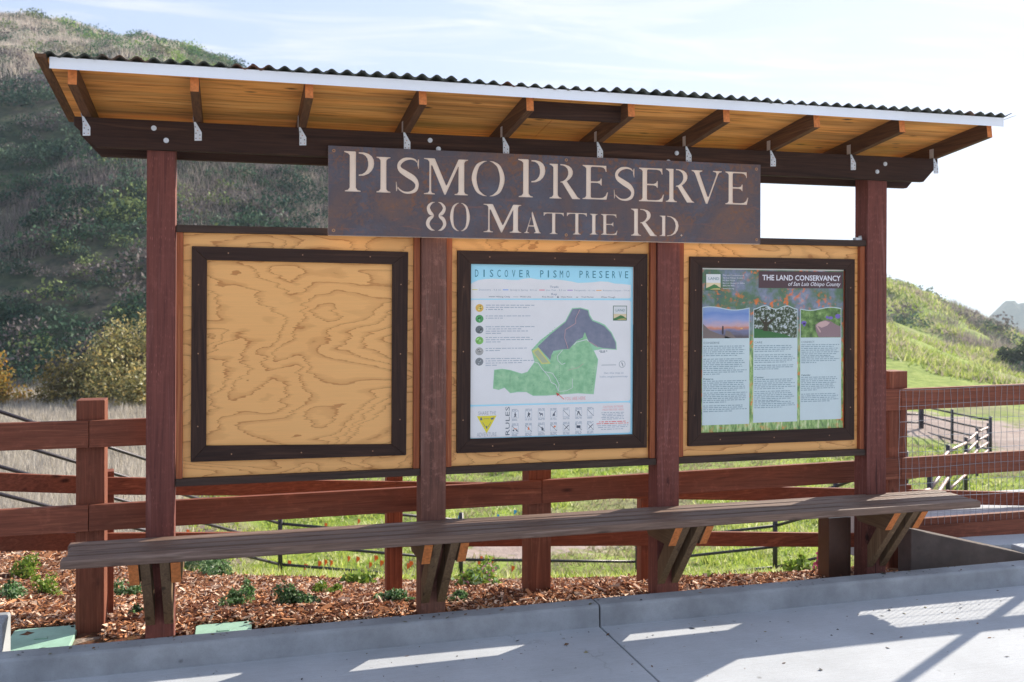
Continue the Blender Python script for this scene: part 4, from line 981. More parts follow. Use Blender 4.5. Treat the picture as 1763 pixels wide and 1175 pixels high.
C3 = [(.008, .330, .955, 'CONSERVE'), (.357, .667, .950, 'CARE'), (.687, .984, .944, 'CONNECT')]
pale = pm('pale_blue_panel', (0.62, 0.74, 0.76))
inkp = pm('panel_ink', (0.10, 0.20, 0.24))
t = NT('print_sunset', 0.35, 0.45, coat=0.4)
sx = t.n.new('ShaderNodeSeparateXYZ'); t.l.new(t.tc.outputs['Generated'], sx.inputs[0])
wz = t.math('ADD', sx.outputs['Z'], t.math('MULTIPLY', t.math('SUBTRACT', t.noise(t.coord((1, 1, 3)), 9, 4), 0.5), 0.35))
t.color(t.ramp(wz, [(0.05, (0.10, 0.08, 0.09)), (0.22, (0.20, 0.22, 0.36)), (0.32, (0.65, 0.26, 0.15)), (0.42, (0.60, 0.42, 0.48)), (0.6, (0.30, 0.38, 0.66)), (0.8, (0.16, 0.28, 0.60)), (1.0, (0.30, 0.42, 0.66))])); M['sunset'] = t.m
t = NT('print_flowers', 0.35, 0.45, coat=0.4)
n = t.noise(t.coord((1, 1, 1)), 26, 5, 0.6); n2 = t.noise(t.coord((1, 1, 1), loc=(2, 0, 0)), 14, 2)
c = t.ramp(n, [(0.35, (0.04, 0.10, 0.03)), (0.55, (0.16, 0.30, 0.08)), (0.7, (0.35, 0.50, 0.20))]); t.color(c); M['flowers'] = t.m
t = NT('print_oak_crown', 0.35, 0.45, coat=0.4)
n = t.noise(t.coord((1, 1, 1)), 45, 5, 0.7)
t.color(t.ramp(n, [(0.42, (0.025, 0.045, 0.02)), (0.52, (0.10, 0.15, 0.08)), (0.56, (0.50, 0.56, 0.58)), (0.62, (0.62, 0.68, 0.72))])); M['oak'] = t.m
for i, (u0, u1, vb, hd) in enumerate(C3):
    w = u1 - u0; n = 16
    def top(q):
        if i == 0: return .238 - .010 * math.sin(q * 2 * math.pi * .95 + .6)
        if i == 1: return .232 + .011 * math.cos(q * 4 * math.pi)
        return .240 + .010 * math.sin(q * 2 * math.pi * .95 + .2)
    tp = [(u0 + w * k / n, top(k / n)) for k in range(n + 1)]
    Q.poly('text_column', [tp + [(u1, vb), (u0, vb)]], pale, 1)
    tq = [(u0 + .004 + (w - .008) * k / n, top(k / n) + .005) for k in range(n + 1)]
    ph = Q.poly('column_photo', [tq + [(u1 - .004, .424), (u0 + .004, .424)]], [M['sunset'], M['oak'], M['flowers']][i], 2)
    if i == 0:
        Q.poly('dune', [[(u0 + .004, .335), (u0 + .05, .375), (u0 + .12, .400), (u0 + .20, .424), (u0 + .004, .424)], [(u0 + .16, .375), (u0 + .19, .385), (u0 + .23, .424), (u0 + .15, .424)]], pm('dune', (0.20, 0.16, 0.15)), 3)
        Q.poly('tiny_figure', [[(.142, .350), (.146, .346), (.151, .352), (.152, .392), (.148, .400), (.142, .400), (.139, .385)]], pm('figure', (0.05, 0.04, 0.05)), 4)
        Q.poly('low_sun', [circle(.275, .365, .008, .004, 12)], pm('low_sun', (0.95, 0.55, 0.15)), 4)
    if i == 1:
        Q.poly('lawn', [[(u0 + .004, .362), (u0 + .12, .385), (u0 + .22, .402), (u1 - .03, .424), (u0 + .004, .424)]], pm('lawn', (0.03, 0.16, 0.04)), 3)
        Q.poly('trunk', [[(.425, .380), (.430, .340), (.395, .300), (.400, .295), (.436, .325), (.445, .285), (.452, .285), (.448, .330), (.500, .300), (.504, .306), (.455, .350), (.458, .383)]], pm('trunk_print', (0.04, 0.035, 0.02)), 4)
    if i == 2:
        Q.poly('cupped_hands', [[(.795, .345), (.815, .330), (.86, .315), (.90, .318), (.95, .345), (u1 - .004, .355), (u1 - .004, .422), (.82, .422), (.80, .385)]], pm('hand_print', (0.30, 0.20, 0.22)), 3)
        Q.poly('hand_light', [[(.80, .345), (.83, .325), (.87, .318), (.90, .330), (.88, .350), (.84, .362)], [(.80, .352), (.806, .345), (.835, .385), (.83, .395)]], pm('hand_light', (0.62, 0.42, 0.40)), 4)
        Q.poly('violet_flowers', [circle(.712, .330, .020, .012, 7), circle(.715, .342, .010, .012, 6), circle(.905, .300, .018, .010, 7), circle(.958, .290, .020, .016, 7), circle(.880, .296, .010, .010, 6)], pm('violet', (0.20, 0.14, 0.50)), 4)
    Q.text([(hd, u0 + .008, u0 + .008 + .0135 * len(hd), .458, .0135)], inkp, 2, 'column_heading')
    rg = random.Random(50 + i); rows = []
    blocks = [[(.470, 6), (.549, 6), (.618, 3)], [(.470, 4), (.527, 5), (.592, 3)], [(.467, 7), (.545, 4)]][i]
    for v, k in blocks:
        for j in range(k): rows.append((u0 + .008, u0 + .008 + (w - .022) * (rg.uniform(.86, 1) if j < k - 1 else rg.uniform(.3, .8)), v + .0115 * j))
    v2 = [.668, .664, .655][i]
    Q.text([(['Preserve', 'Center', 'Calendar'][i], u0 + .008, u0 + .075, v2 + .010, .011)], inkp, 2, 'column_subheading', bold=.02)
    for v, k in [[(.684, 6), (.756, 6), (.835, 4)], [(.680, 6), (.754, 6), (.820, 4)], [(.672, 8), (.778, 5)]][i]:
        for j in range(k): rows.append((u0 + .008, u0 + .008 + (w - .022) * (rg.uniform(.86, 1) if j < k - 1 else rg.uniform(.3, .8)), v + .0115 * j))
    Q.lines(rows, pm('panel_text', (0.24, 0.36, 0.42)), 2, th=.0050, seed=60 + i)
b = MB(); b.box(4.0745, 4.0772, 0.0405, 0.0452, 0.9815, 1.956); b.build('red_edge', pm('red_edge', (0.45, 0.09, 0.04)), CP)
b = MB(); b.box(2.6670, 2.6690, 0.0405, 0.0452, 0.990, 1.963); b.build('orange_edge', pm('orange_edge', (0.70, 0.24, 0.10)), MP)

# ------------------------------------------------------------------ bench
BN = thing('bench', (2.2, -0.18, 0.10), 'long weathered plank bench running along the front of the kiosk', 'bench')
BY0, BW, BT = 0.0, 0.0790, 0.039
def by(x, y): return y + 0.0115 * (x - 2.2)          # slight skew of the bench
yb0 = -0.363
for k in range(4):
    y0 = yb0 + k * (BW + 0.0175); y1 = y0 + BW
    xl = -0.338 + [0.0, 0.012, 0.004, -0.010][k]; xr = 4.775 - [0, 0.006, -0.004, 0.002][k]
    b = MB(); za, zb_ = 0.525 if k else 0.5225, 0.565
    b.hexa([(xl, by(xl, y0), za), (xr, by(xr, y0), za), (xr, by(xr, y1), za), (xl, by(xl, y1), za), (xl, by(xl, y0), zb_), (xr, by(xr, y0), zb_), (xr, by(xr, y1), zb_), (xl, by(xl, y1), zb_)])
    b.build('seat_board', M['bench']['X'], BN, bevel=0.007)
for i, x in enumerate(PX_):
    dy = 0.0115 * (x - 2.2)
    for xa in (x - 0.047, x + 0.1415):
        b = MB(); b.prism([(-0.355 + dy, 0.521), (-0.265 + dy, 0.402), (0.02, 0.402), (0.12, 0.50), (0.12, 0.521)], 'X', xa, xa + 0.0445)
        o = b.build('bracket_arm', [M['brace']['Y'], M['endgrain']], BN)
        for p in o.data.polygons:
            if p.normal.y < -0.5 and p.normal.z < -0.3: p.material_index = 1
    for xa in (x + 0.003, x + 0.092):
        b = MB(); b.prism([(-0.345 + dy, 0.520), (-0.210 + dy, 0.520), (-0.0015, 0.25), (-0.0015, 0.115)], 'X', xa, xa + 0.0445)
        b.build('brace', M['brace']['Z'], BN, bevel=0.002)

# ------------------------------------------------------------------ ranch fences
def fence(name, label, posts, rails, pw, top, base, group=None):
    pass
FA = thing('ranch_fence', (2.2, 0.38, 0.0), 'red stained timber rail fence close behind the kiosk, wire mesh at its right end', 'fence')
def az(x): return 0.0125 * x
for k, x in enumerate((-0.373, 2.122, 4.622, 6.30)):
    zt = 1.2295 + 0.0145 * (x + 0.35) if k < 3 else 2.05
    w = 0.141 if k < 3 else 0.05
    b = MB(); b.box(x, x + w, 0.332, 0.332 + w, -0.6, zt); b.build('post', M['redwood']['Z'], FA, bevel=0.004)
def rail(x0, x1, z0, z1, h, y=0.2935, th=0.038, par=FA, mat=None):
    b = MB(); b.hexa([(x0, y, z0 - h), (x1, y, z1 - h), (x1, y + th, z1 - h), (x0, y + th, z0 - h), (x0, y, z0), (x1, y, z1), (x1, y + th, z1), (x0, y + th, z0)])
    return b.build('rail', (mat or M['redwood'])['X'], par, bevel=0.003)
def zl1(x): return 1.125 + 0.0132 * max(0, x) * 1.0
def zl2(x): return 0.683 + (0.006 * x if x < 2.15 else 0.0129 + 0.0125 * (x - 2.15))
J = [-3.2, -0.305, 2.193, 4.690, 6.445, 9.4]
for a, c in zip(J[:-1], J[1:]):
    rail(a + .0015, c - .0015, zl1(a), zl1(c), 0.142); rail(a + .0015, c - .0015, zl2(a), zl2(c), 0.138)
rail(4.693, 6.443, 0.318, 0.322, 0.142); rail(6.447, 9.4, 0.322, 0.36, 0.142)
b = MB(); b.box(4.693, 9.4, 0.280, 0.2930, 0.12, 0.275); b.build('base_board', M['redwood']['X'], FA)
# wire mesh on the right-hand panels
wb = MB()
wx0 = 4.665
rg = random.Random(3)
x = wx0; cols_ = []
while x < 7.6: cols_.append(x); x += 0.0508
zlev = [1.178 - 0.104 * k for k in range(10)]
def wp(x, k): return (x + 0.004 * math.sin(x * 37 + k * 2.1), 0.2855 + 0.003 * math.sin(x * 9 + k), zlev[k] + 0.013 * (x - 4.57) + 0.004 * math.sin(x * 6 + k * 1.3))
for k in range(10):
    pts = [wp(x, k) for x in cols_]
    for p, q in zip(pts[:-1], pts[1:]): wb.cyl(p, q, 0.0016, n=4, cap=False)
for x in cols_:
    for k in range(9): wb.cyl(wp(x, k), wp(x, k + 1), 0.0014, n=4, cap=False)
wb.build('wire_mesh', M['wire'], FA)

FB = thing('trail_fence', (2.0, 0.9, -0.3), 'lower red timber rail fence further down the mulch slope behind the kiosk', 'fence')
def fbp(px):          # line of the second fence: plan position, rail height
    Z = np.interp(px, [-300, 0, 192, 681, 1118, 1400, 1763, 2200], [4.9, 5.30, 5.80, 6.45, 6.90, 7.15, 7.45, 7.8])
    yt = np.interp(px, [-300, 0, 130, 250, 600, 900, 1400, 1555, 1763, 2200], [805, 816, 822, 825.5, 828.5, 830, 835.6, 839.7, 845, 852])
    X, Y = at(px, Z); return X, Y, CZ - (yt - HOR) / FPX * Z
B3 = [fbp(p) for p in (-290, 181, 681, 1118, 1560, 2080)]
pwB = 0.104
dirs = []
for i, (x, y, z) in enumerate(B3):
    j = min(i + 1, len(B3) - 1); k = max(j - 1, 0)
    d = Vector((B3[j][0] - B3[k][0], B3[j][1] - B3[k][1], 0)).normalized(); n = Vector((-d.y, d.x, 0))
    c = Vector((x, y, 0)) + n * (pwB / 2 + 0.002)
    q = [c + d * (-pwB / 2) - n * pwB / 2, c + d * (pwB / 2) - n * pwB / 2, c + d * (pwB / 2) + n * pwB / 2, c - d * (pwB / 2) + n * pwB / 2]
    b = MB(); b.hexa([(p.x, p.y, z - 1.05) for p in q] + [(p.x, p.y, z + 0.028) for p in q]); b.build('post', M['redwood']['Z'], FB, bevel=0.003)
SP = np.interp
for drop, hh in ((0.0, 0.100), (0.325, 0.100)):
    for i in range(len(B3) - 1):
        a, c = Vector(B3[i]), Vector(B3[i + 1]); a.z -= drop; c.z -= drop
        d = (c - a); d.z = 0; d.normalize(); n = Vector((-d.y, d.x, 0)) * -0.030
        a = a + (c - a) * 0.0007; c = c - (c - a) * 0.0007
        b = MB(); b.hexa([tuple(a + n - Vector((0, 0, hh))), tuple(c + n - Vector((0, 0, hh))), tuple(c - Vector((0, 0, hh))), tuple(a - Vector((0, 0, hh))), tuple(a + n), tuple(c + n), tuple(c), tuple(a)])
        b.build('rail', M['redwood']['X'], FB, bevel=0.002)

# ------------------------------------------------------------------ pipe fences in the valley
def pipe_fence(name, label, pts, rails, r=0.024, pr=0.036, top=0.12, mats=('blackpipe', 'blackpipe'), group='pipe fences down in the valley'):
    """pts: ground points (x,y,z); rails: heights above ground"""
    o = thing(name, pts[0], label, 'fence', group)
    for p in pts:
        b = MB(); b.cyl((p[0], p[1], p[2] - 0.2), (p[0], p[1], p[2] + rails[-1] + top), pr, n=10); b.build('post', M[mats[0]], o, smooth=True)
    for h in rails:
        b = MB()
        for a, c in zip(pts[:-1], pts[1:]): b.cyl((a[0], a[1], a[2] + h), (c[0], c[1], c[2] + h), r, n=10)
        b.build('rail', M[mats[1]], o, smooth=True)
    return o
def gz(px, Z, yg): X, Y = at(px, Z); return (X, Y, CZ - (yg - HOR) / FPX * Z)
# the long black run behind the kiosk; yg is the height of its lowest rail
def run(l): return [gz(px, Z, y) for px, Z, y in l]
pipe_fence('pipe_fence', 'black pipe fence curving across the field directly behind the kiosk bench',
           run([(-330, 9.5, 790 + 0), (484, 15.0, 985), (795, 15.6, 1009), (1099, 15.8, 1011), (1336, 14.8, 987), (1440, 13.6, 965), (1560, 12.2, 935)]), [0.10, 0.41, 0.72, 1.03], r=0.022)
pipe_fence('pipe_fence', 'sunlit pipe rail fence running down toward the mesh at far right', run([(1480, 9.6, 1010), (1552, 11.5, 960), (1602, 14.0, 926), (1633, 17.5, 866), (1664, 21.7, 833), (1683, 25.5, 804), (1702, 30.0, 786)]), [0.24, 0.47, 0.70, 0.93], r=0.030, pr=0.04, mats=('blackpipe', 'litpipe'))
pipe_fence('pipe_fence', 'dark pipe corral fence slanting left behind the sunlit pipe rails', run([(1706, 30.2, 786), (1640, 33.0, 768), (1589, 36.0, 752)]), [0.25, 0.55, 0.85, 1.15], r=0.03, pr=0.05)
pipe_fence('pipe_fence', 'grey pipe corral fence farthest left behind the wire mesh', run([(1585, 36.0, 752), (1540, 36.5, 750), (1480, 37.0, 748)]), [0.25, 0.55, 0.85, 1.15], r=0.03, pr=0.05)
pipe_fence('field_gate', 'pale pipe field gate at the far side of the corral', run([(1592, 46.0, 716), (1663, 44.0, 722)]), [0.5, 1.0], r=0.05, pr=0.06, mats=('blackpipe', 'galv'), group=None)

# ------------------------------------------------------------------ small built things
b = MB(); b.box(4.0, 4.136, 0.08, 0.20, -0.1, 0.415); b.box(3.998, 4.138, 0.078, 0.202, 0.4155, 0.421)
UBX = thing('utility_box', (4.07, 0.14, 0.0), 'dark brown steel utility box standing under the bench beside the right post', 'utility box')
b1 = MB(); b1.box(4.0, 4.136, 0.08, 0.20, -0.1, 0.415); b1.build('body', M['boxsteel'], UBX, bevel=0.003)
b1 = MB(); b1.box(3.998, 4.138, 0.076, 0.203, 0.4155, 0.421); b1.build('cap', M['galv'], UBX)  # pale strip added for the bright highlight along the top edge
b1 = MB(); b1.box(4.142, 4.165, 0.09, 0.14, -0.1, 0.41); b1.build('conduit_cover', M['boxsteel'], UBX, bevel=0.003)
b = MB(); b.hexa([(4.56, 0.03, -0.2), (5.42, 0.0, -0.2), (5.42, 0.13, -0.2), (4.56, 0.16, -0.2), (4.56, 0.03, 0.325), (5.42, 0.0, 0.118), (5.42, 0.13, 0.118), (4.56, 0.16, 0.325)])
tag(b.build('wing_wall', M['wallc'], origin=(4.9, 0.07, 0), bevel=0.008), 'low sloping brown concrete wall darkened as if in shade at the right end of the bench', 'wall')
b = MB(); b.box(-1.60, -0.628, -0.135, 0.06, -0.2, 0.222)
tag(b.build('wall_end', M['kerb'], origin=(-1.1, 0, 0), bevel=0.01), 'pale concrete wall end at the lower left corner beside the green lid', 'wall')
def lid(x0, x1, y0, y1, z, rot, label):
    o = thing('valve_box', ((x0 + x1) / 2, (y0 + y1) / 2, z), label, 'valve box', 'green valve boxes set in the mulch')
    b = MB(); b.prism([(x0 + .02, y0), (x1 - .02, y0), (x1, y0 + .02), (x1, y1 - .02), (x1 - .02, y1), (x0 + .02, y1), (x0, y1 - .02), (x0, y0 + .02)], 'Z', z - 0.12, z + 0.012)
    b.build('lid', M['lid'], o, bevel=0.004)
    b = MB(); b.box((x0 + x1) / 2 - .03, (x0 + x1) / 2 + .03, (y0 + y1) / 2 - .012, (y0 + y1) / 2 + .012, z + .0125, z + .0165); b.build('handle', M['lid'], o)
    b = MB(); b.cyl((x0 + .03, y0 + .03, z + .012), (x0 + .03, y0 + .03, z + .0155), .009, n=12); b.cyl((x1 - .03, y1 - .03, z + .012), (x1 - .03, y1 - .03, z + .0155), .009, n=12); b.build('lid_bolt', M['hole'], o)
lid(-0.68, -0.365, 0.05, 0.42, 0.008, 0, 'large green valve box lid in the mulch left of the fence post')
lid(0.235, 0.525, 0.00, 0.26, 0.004, 0, 'small green valve box lid behind the kerb near the left kiosk post')

# ------------------------------------------------------------------ mulch
def mulch():
    # soil sheet following the ground from the kerb to the crest
    n, m = 90, 70
    pxs = np.linspace(-420, 1900, n); V = np.zeros((n, m, 3))
    for i, px in enumerate(pxs):
        z0 = np.interp(px, PXC, ZK) - 0.14
        for j in range(m):
            Z = z0 + (9.15 - z0) * (j / (m - 1)) ** 1.3
            X, Y = at(px, Z); V[i, j] = (X, Y, 0)
    V[:, :, 2] = height(V[:, :, 0], V[:, :, 1]) + 0.012 + 0.010 * wob(V[:, :, 0], V[:, :, 1], .5, 3) + 0.006 * wob(V[:, :, 0], V[:, :, 1], .17, 9)
    keep = lambda x, y: y > -0.14
    b = MB(); b.add(V.reshape(-1, 3), [(i * m + j, (i + 1) * m + j, (i + 1) * m + j + 1, i * m + j + 1) for i in range(n - 1) for j in range(m - 1) if min(V[i, j, 1], V[i + 1, j, 1]) > -0.145])
    o = b.build('mulch_bed', M['mulchbase'], smooth=True); tag(o, kind='structure')
    N = 80000
    px = RNG.uniform(-80, 1840, N); u = RNG.random(N)
    z0 = np.interp(px, PXC, ZK) - 0.06; Z = z0 + (9.1 - z0) * u ** 1.25
    L = (px - 881.5) / FPX * Z; X = CX + FW.x * Z + RT0.x * L; Y = CY + FW.y * Z + RT0.y * L
    ok = (Y > -0.12) & ~((X > 4.5) & (Y < 1.25)) & ~((X > -0.70) & (X < -0.22) & (Y > 0.03) & (Y < 0.44)) & ~((X > 0.22) & (X < 0.54) & (Y < 0.28))
    X, Y = X[ok], Y[ok]; N = len(X)
    H = height(X, Y) + 0.018 + RNG.uniform(0, 0.020, N)
    ln_ = RNG.gamma(3.5, 0.0048, N) + 0.005; wd_ = ln_ * RNG.uniform(.12, .32, N) * .8 + .0012
    yaw = RNG.uniform(0, 6.283, N); pit = RNG.normal(0, .33, N); rol = RNG.normal(0, .5, N)
    d = np.stack([np.cos(yaw) * np.cos(pit), np.sin(yaw) * np.cos(pit), np.sin(pit)], 1)
    s_ = np.stack([-np.sin(yaw), np.cos(yaw), np.zeros(N)], 1); nn = np.cross(d, s_)
    s_ = s_ * np.cos(rol)[:, None] + nn * np.sin(rol)[:, None]; nn = np.cross(d, s_)
    c = np.stack([X, Y, H], 1); Lh = ln_[:, None]; Wh = wd_[:, None]; T_ = (wd_ * .35)[:, None]
    tp = RNG.uniform(.25, .9, N)[:, None]
    p = [c - d * Lh - s_ * Wh, c + d * Lh - s_ * Wh * tp, c + d * Lh + s_ * Wh * tp, c - d * Lh + s_ * Wh]
    top = [q + nn * T_ for q in p]; bot = [q - nn * T_ for q in p]
    F = [top, [bot[0], bot[1], top[1], top[0]], [bot[2], bot[3], top[3], top[2]], [bot[1], bot[2], top[2], top[1]]]
    V = np.stack([np.stack(f, 1) for f in F], 1).reshape(-1, 4, 3)
    k = RNG.random(N)[:, None]
    base = np.where(k < .35, np.array([[.17, .07, .04]]), np.where(k < .75, np.array([[.50, .23, .11]]), np.array([[.78, .57, .42]])))
    base = base * RNG.uniform(.6, 1.25, (N, 1))
    o = bulk('mulch_chips', V, 4, np.repeat(base, 4, 0), M['chips'])
    tag(o, 'reddish shredded bark mulch covering the planted slope', 'mulch', kind='stuff')
mulch()

# ------------------------------------------------------------------ foliage
def leaf_quads(C_, size, rng, up=0.0, aspect=.5, norm=None):
    """C_ (n,3) centres -> (n,4,3) leaf shaped rhombi"""
    n = len(C_)
    d = rng.normal(0, 1, (n, 3)); d[:, 2] += up; d /= np.linalg.norm(d, axis=1)[:, None]
    e = rng.normal(0, 1, (n, 3)); e -= d * (e * d).sum(1)[:, None]; e /= np.linalg.norm(e, axis=1)[:, None]
    s = (size * rng.uniform(.6, 1.3, n))[:, None] if not hasattr(size, '__len__') else (size * rng.uniform(.6, 1.3, n))[:, None]
    return np.stack([C_ - d * s, C_ + e * s * aspect, C_ + d * s, C_ - e * s * aspect], 1)
def blob_points(n, rng, c, rx, ry, rz, lumps=6, hollow=.45, flat=True):
    cs = rng.normal(0, .42, (lumps, 3)); cs[:, 2] = np.abs(cs[:, 2]) * .8 if flat else cs[:, 2]
    r_ = rng.uniform(.35, .65, lumps)
    k = rng.integers(0, lumps, n); v = rng.normal(0, 1, (n, 3)); v /= np.linalg.norm(v, axis=1)[:, None]
    q = cs[k] + v * r_[k][:, None] * rng.uniform(hollow, 1.08, n)[:, None]
    if flat: q[:, 2] = np.abs(q[:, 2])
    return np.array(c) + q * np.array([rx, ry, rz])
def shade(n, rng, cols_, jit=.25):
    c = np.array(cols_)[rng.integers(0, len(cols_), n)]; return c * rng.uniform(1 - jit, 1 + jit, (n, 1))
def shrub(name, label, x, y, rad, hgt, leaf, n, cols_, cat='shrub', group=None, seed=0, flowers=None):
    rng = np.random.default_rng(seed + 100); z = float(height(np.array([x]), np.array([y]))[0])
    o = thing(name, (x, y, z), label, cat, group)
    pts = blob_points(n, rng, (x, y, z + hgt * .12), rad, rad, hgt * .85, lumps=7)
    f = bulk('foliage', leaf_quads(pts, leaf, rng, up=.4), 4, shade(n, rng, cols_, .35), M['leaf'], None, (x, y, z)); f.location = (0, 0, 0); f.parent = o
    b = MB()
    for k in range(7):
        a = rng.uniform(0, 6.28); q = (x + math.cos(a) * rad * .55, y + math.sin(a) * rad * .55, z + hgt * rng.uniform(.45, .8))
        b.cyl((x, y, z - .02), q, .006, .002, n=5)
    b.build('stem', M['bark'], o)
    if flowers:
        p2 = blob_points(flowers[0], rng, (x, y, z + hgt * .4), rad * .9, rad * .9, hgt * .75, lumps=5, hollow=.8)
        f = bulk('blossom', leaf_quads(p2, flowers[2], rng, aspect=.8), 4, shade(len(p2), rng, [flowers[1]], .2), M['leaf'], None, (x, y, z)); f.location = (0, 0, 0); f.parent = o
    return o
DG = [(.045, .11, .035), (.08, .19, .055), (.16, .29, .11), (.32, .44, .26)]  # lighter greens put glossy leaf highlights into the colour
LG = [(.12, .22, .03), (.22, .34, .05), (.32, .42, .08)]
gp = 'low shrubs planted in the mulch'
def pl(px, Z): return at(px, Z)
for i, (px, Z, r_, h_, lab, cs) in enumerate([
    (18, 6.1, .085, .13, 'dense glossy shrub at the left edge above the green lid', DG),
    (222, 6.7, .075, .14, 'dark leafy shrub between the left fence post and kiosk post', DG),
    (403, 6.0, .09, .125, 'round glossy shrub in the mulch left of the larger round one', DG),
    (510, 5.80, .12, .145, 'largest round glossy shrub, nearest the kerb left of the second kiosk post', DG),
    (675, 5.75, .11, .085, 'low pale green shrub at the kerb just left of the second post', DG),
    (795, 5.80, .08, .05, 'small flat sprig at the kerb just right of the second post', DG),
    (237, 5.60, .05, .10, 'thin green sprig beside the small green lid', DG),
    (428, 6.9, .045, .16, 'upright sprig behind the round shrub at left', DG),
    (560, 7.2, .08, .085, 'wispy pale plant on the mulch left of the second post', LG)]):
    X_, Y_ = pl(px, Z); shrub('shrub', lab, X_, Y_, r_, h_, .013, int(2300 * max(.2, r_ * r_ / .0156)), cs, group=gp, seed=i)
X_, Y_ = pl(78, 6.4); shrub('grassy_plant', 'feathery yellow-green plant in the mulch at far left', X_, Y_, .08, .13, .012, 700, LG, 'plant', seed=31)
X_, Y_ = pl(45, 7.0); shrub('grassy_plant', 'bright yellow-green bush at the mulch edge left of the fence post', X_, Y_, .10, .20, .014, 700, LG, 'plant', seed=32)
X_, Y_ = pl(835, 8.2); shrub('sage_plant', 'leafy sage plant with pink blossom beyond the mulch right of the second post', X_, Y_, .15, .20, .030, 420, LG + DG[2:], 'plant', seed=33, flowers=(35, (.55, .25, .32), .014))
X_, Y_ = pl(612, 8.4); shrub('leafy_plant', 'bright leafy plant on the mulch edge left of the second post', X_, Y_, .16, .16, .04, 240, LG, 'plant', seed=34)
X_, Y_ = pl(1390, 8.0); shrub('leafy_plant', 'bright green plant left of the pink flowering one by the utility box', X_, Y_, .12, .24, .03, 420, LG, 'plant', seed=35)
X_, Y_ = pl(1420, 7.2); shrub('flowering_plant', 'pink flowering plant beside the brown utility box', X_, Y_, .08, .30, .014, 260, LG, 'plant', seed=36, flowers=(420, (.62, .16, .28), .012))
X_, Y_ = pl(1218, 8.3); shrub('leafy_plant', 'small green weed on the mulch edge right of the third post', X_, Y_, .07, .10, .025, 130, LG, 'plant', seed=37)
X_, Y_ = pl(330, 9.6); shrub('hedge_bush', 'grey-green bush behind the bench just right of the left kiosk post', X_, Y_, .30, .34, .018, 3200, [(.07, .13, .05), (.12, .19, .09), (.20, .26, .15)], 'bush', seed=38)
X_, Y_ = pl(372, 8.9); shrub('hedge_bush', 'green bush half hidden behind the left bench bracket', X_, Y_, .16, .26, .014, 1500, DG, 'bush', seed=39)

def tree(name, label, px, Z, hgt, rad, n, leaf, cols_, cat='tree', group=None, seed=0, trunk=.16, flat=False, low=0.15):
    rng = np.random.default_rng(seed + 500); x, y = at(px, Z); z = float(height(np.array([x]), np.array([y]))[0])
    o = thing(name, (x, y, z), label, cat, group)
    pts = blob_points(n, rng, (x, y, z + hgt * low), rad, rad, hgt * (1 - low), lumps=13, hollow=.25)
    f = bulk('crown', leaf_quads(pts, leaf, rng, aspect=.55), 4, shade(n, rng, cols_, .35), M['leaf'], None, (x, y, z)); f.location = (0, 0, 0); f.parent = o
    b = MB(); b.cyl((x, y, z - .3), (x + .05 * hgt, y, z + hgt * .55), trunk, trunk * .45, n=10)
    for k in range(12):
        a = rng.uniform(0, 6.28); h0 = rng.uniform(.12, .5) * hgt; e = rng.uniform(.45, .95)
        b.cyl((x + .03 * hgt * h0 / hgt, y, z + h0), (x + math.cos(a) * rad * e, y + math.sin(a) * rad * e, z + h0 + hgt * rng.uniform(.2, .42)), trunk * .4, trunk * .07, n=6)
    b.build('trunk', M['bark'], o)
    return o
GOLD = [(.24, .22, .07), (.38, .33, .12), (.50, .44, .20), (.17, .18, .07), (.46, .34, .12)]
tree('golden_tree', 'broad golden-leaved tree behind the fence at left', 232, 42.0, 4.2, 2.5, 24000, .085, GOLD, seed=1, trunk=.16, low=.05)
tree('golden_tree', 'lower golden-brown shrubby tree left of the broad one', 118, 41.0, 2.0, 1.25, 6500, .08, [(.22, .17, .05), (.34, .25, .07), (.15, .13, .04)], seed=2, trunk=.08, low=.02)
tree('golden_tree', 'orange-leaved tree cut by the left edge of the picture', -12, 40.0, 2.0, 1.1, 6000, .08, [(.42, .22, .03), (.36, .26, .05), (.25, .2, .05)], seed=3, trunk=.08, low=.02)
BG = [(.05, .085, .025), (.09, .13, .035), (.16, .20, .07), (.24, .27, .12)]
for i, (px, Z, h_, r_, lab) in enumerate([
    (445, 33, 2.6, 1.6, 'green bush under the left panel beyond the fences'), (585, 36, 2.7, 2.2, 'wide green bush seen below the left panel, right part'), (690, 34, 3.2, 2.0, 'bush beyond the fences just left of the second post'),
    (800, 35, 2.9, 1.9, 'pale bush seen just right of the second post'), (868, 36, 3.3, 1.7, 'darkest green bush in the middle of the field edge'), (985, 33, 2.8, 1.9, 'bushy shrub right of the middle fence post'), (1075, 31, 2.6, 1.6, 'dark bush left of the third post beyond the field'),
    (1195, 38, 2.9, 2.2, 'green bush just right of the third post'), (1300, 44, 2.9, 2.6, 'wide low bush below the right panel')]):
    tree('field_bush', lab, px, Z, h_, r_, 7000, .10, BG if i % 3 != 1 else [(.20, .20, .09), (.28, .26, .14), (.12, .15, .05)], 'bush', 'bushes along the far edge of the field', seed=20 + i, trunk=.06, low=.0)
for i, (px, Z, h_, r_, lab) in enumerate([(1756, 75, 2.2, 1.3, 'dark rounded tree at the right edge below the rocky hill'), ]):
    tree('valley_tree', lab, px, Z, h_, r_, 5000, .16, [(.04, .06, .03), (.07, .10, .04)], seed=70 + i, trunk=.1, low=.05)

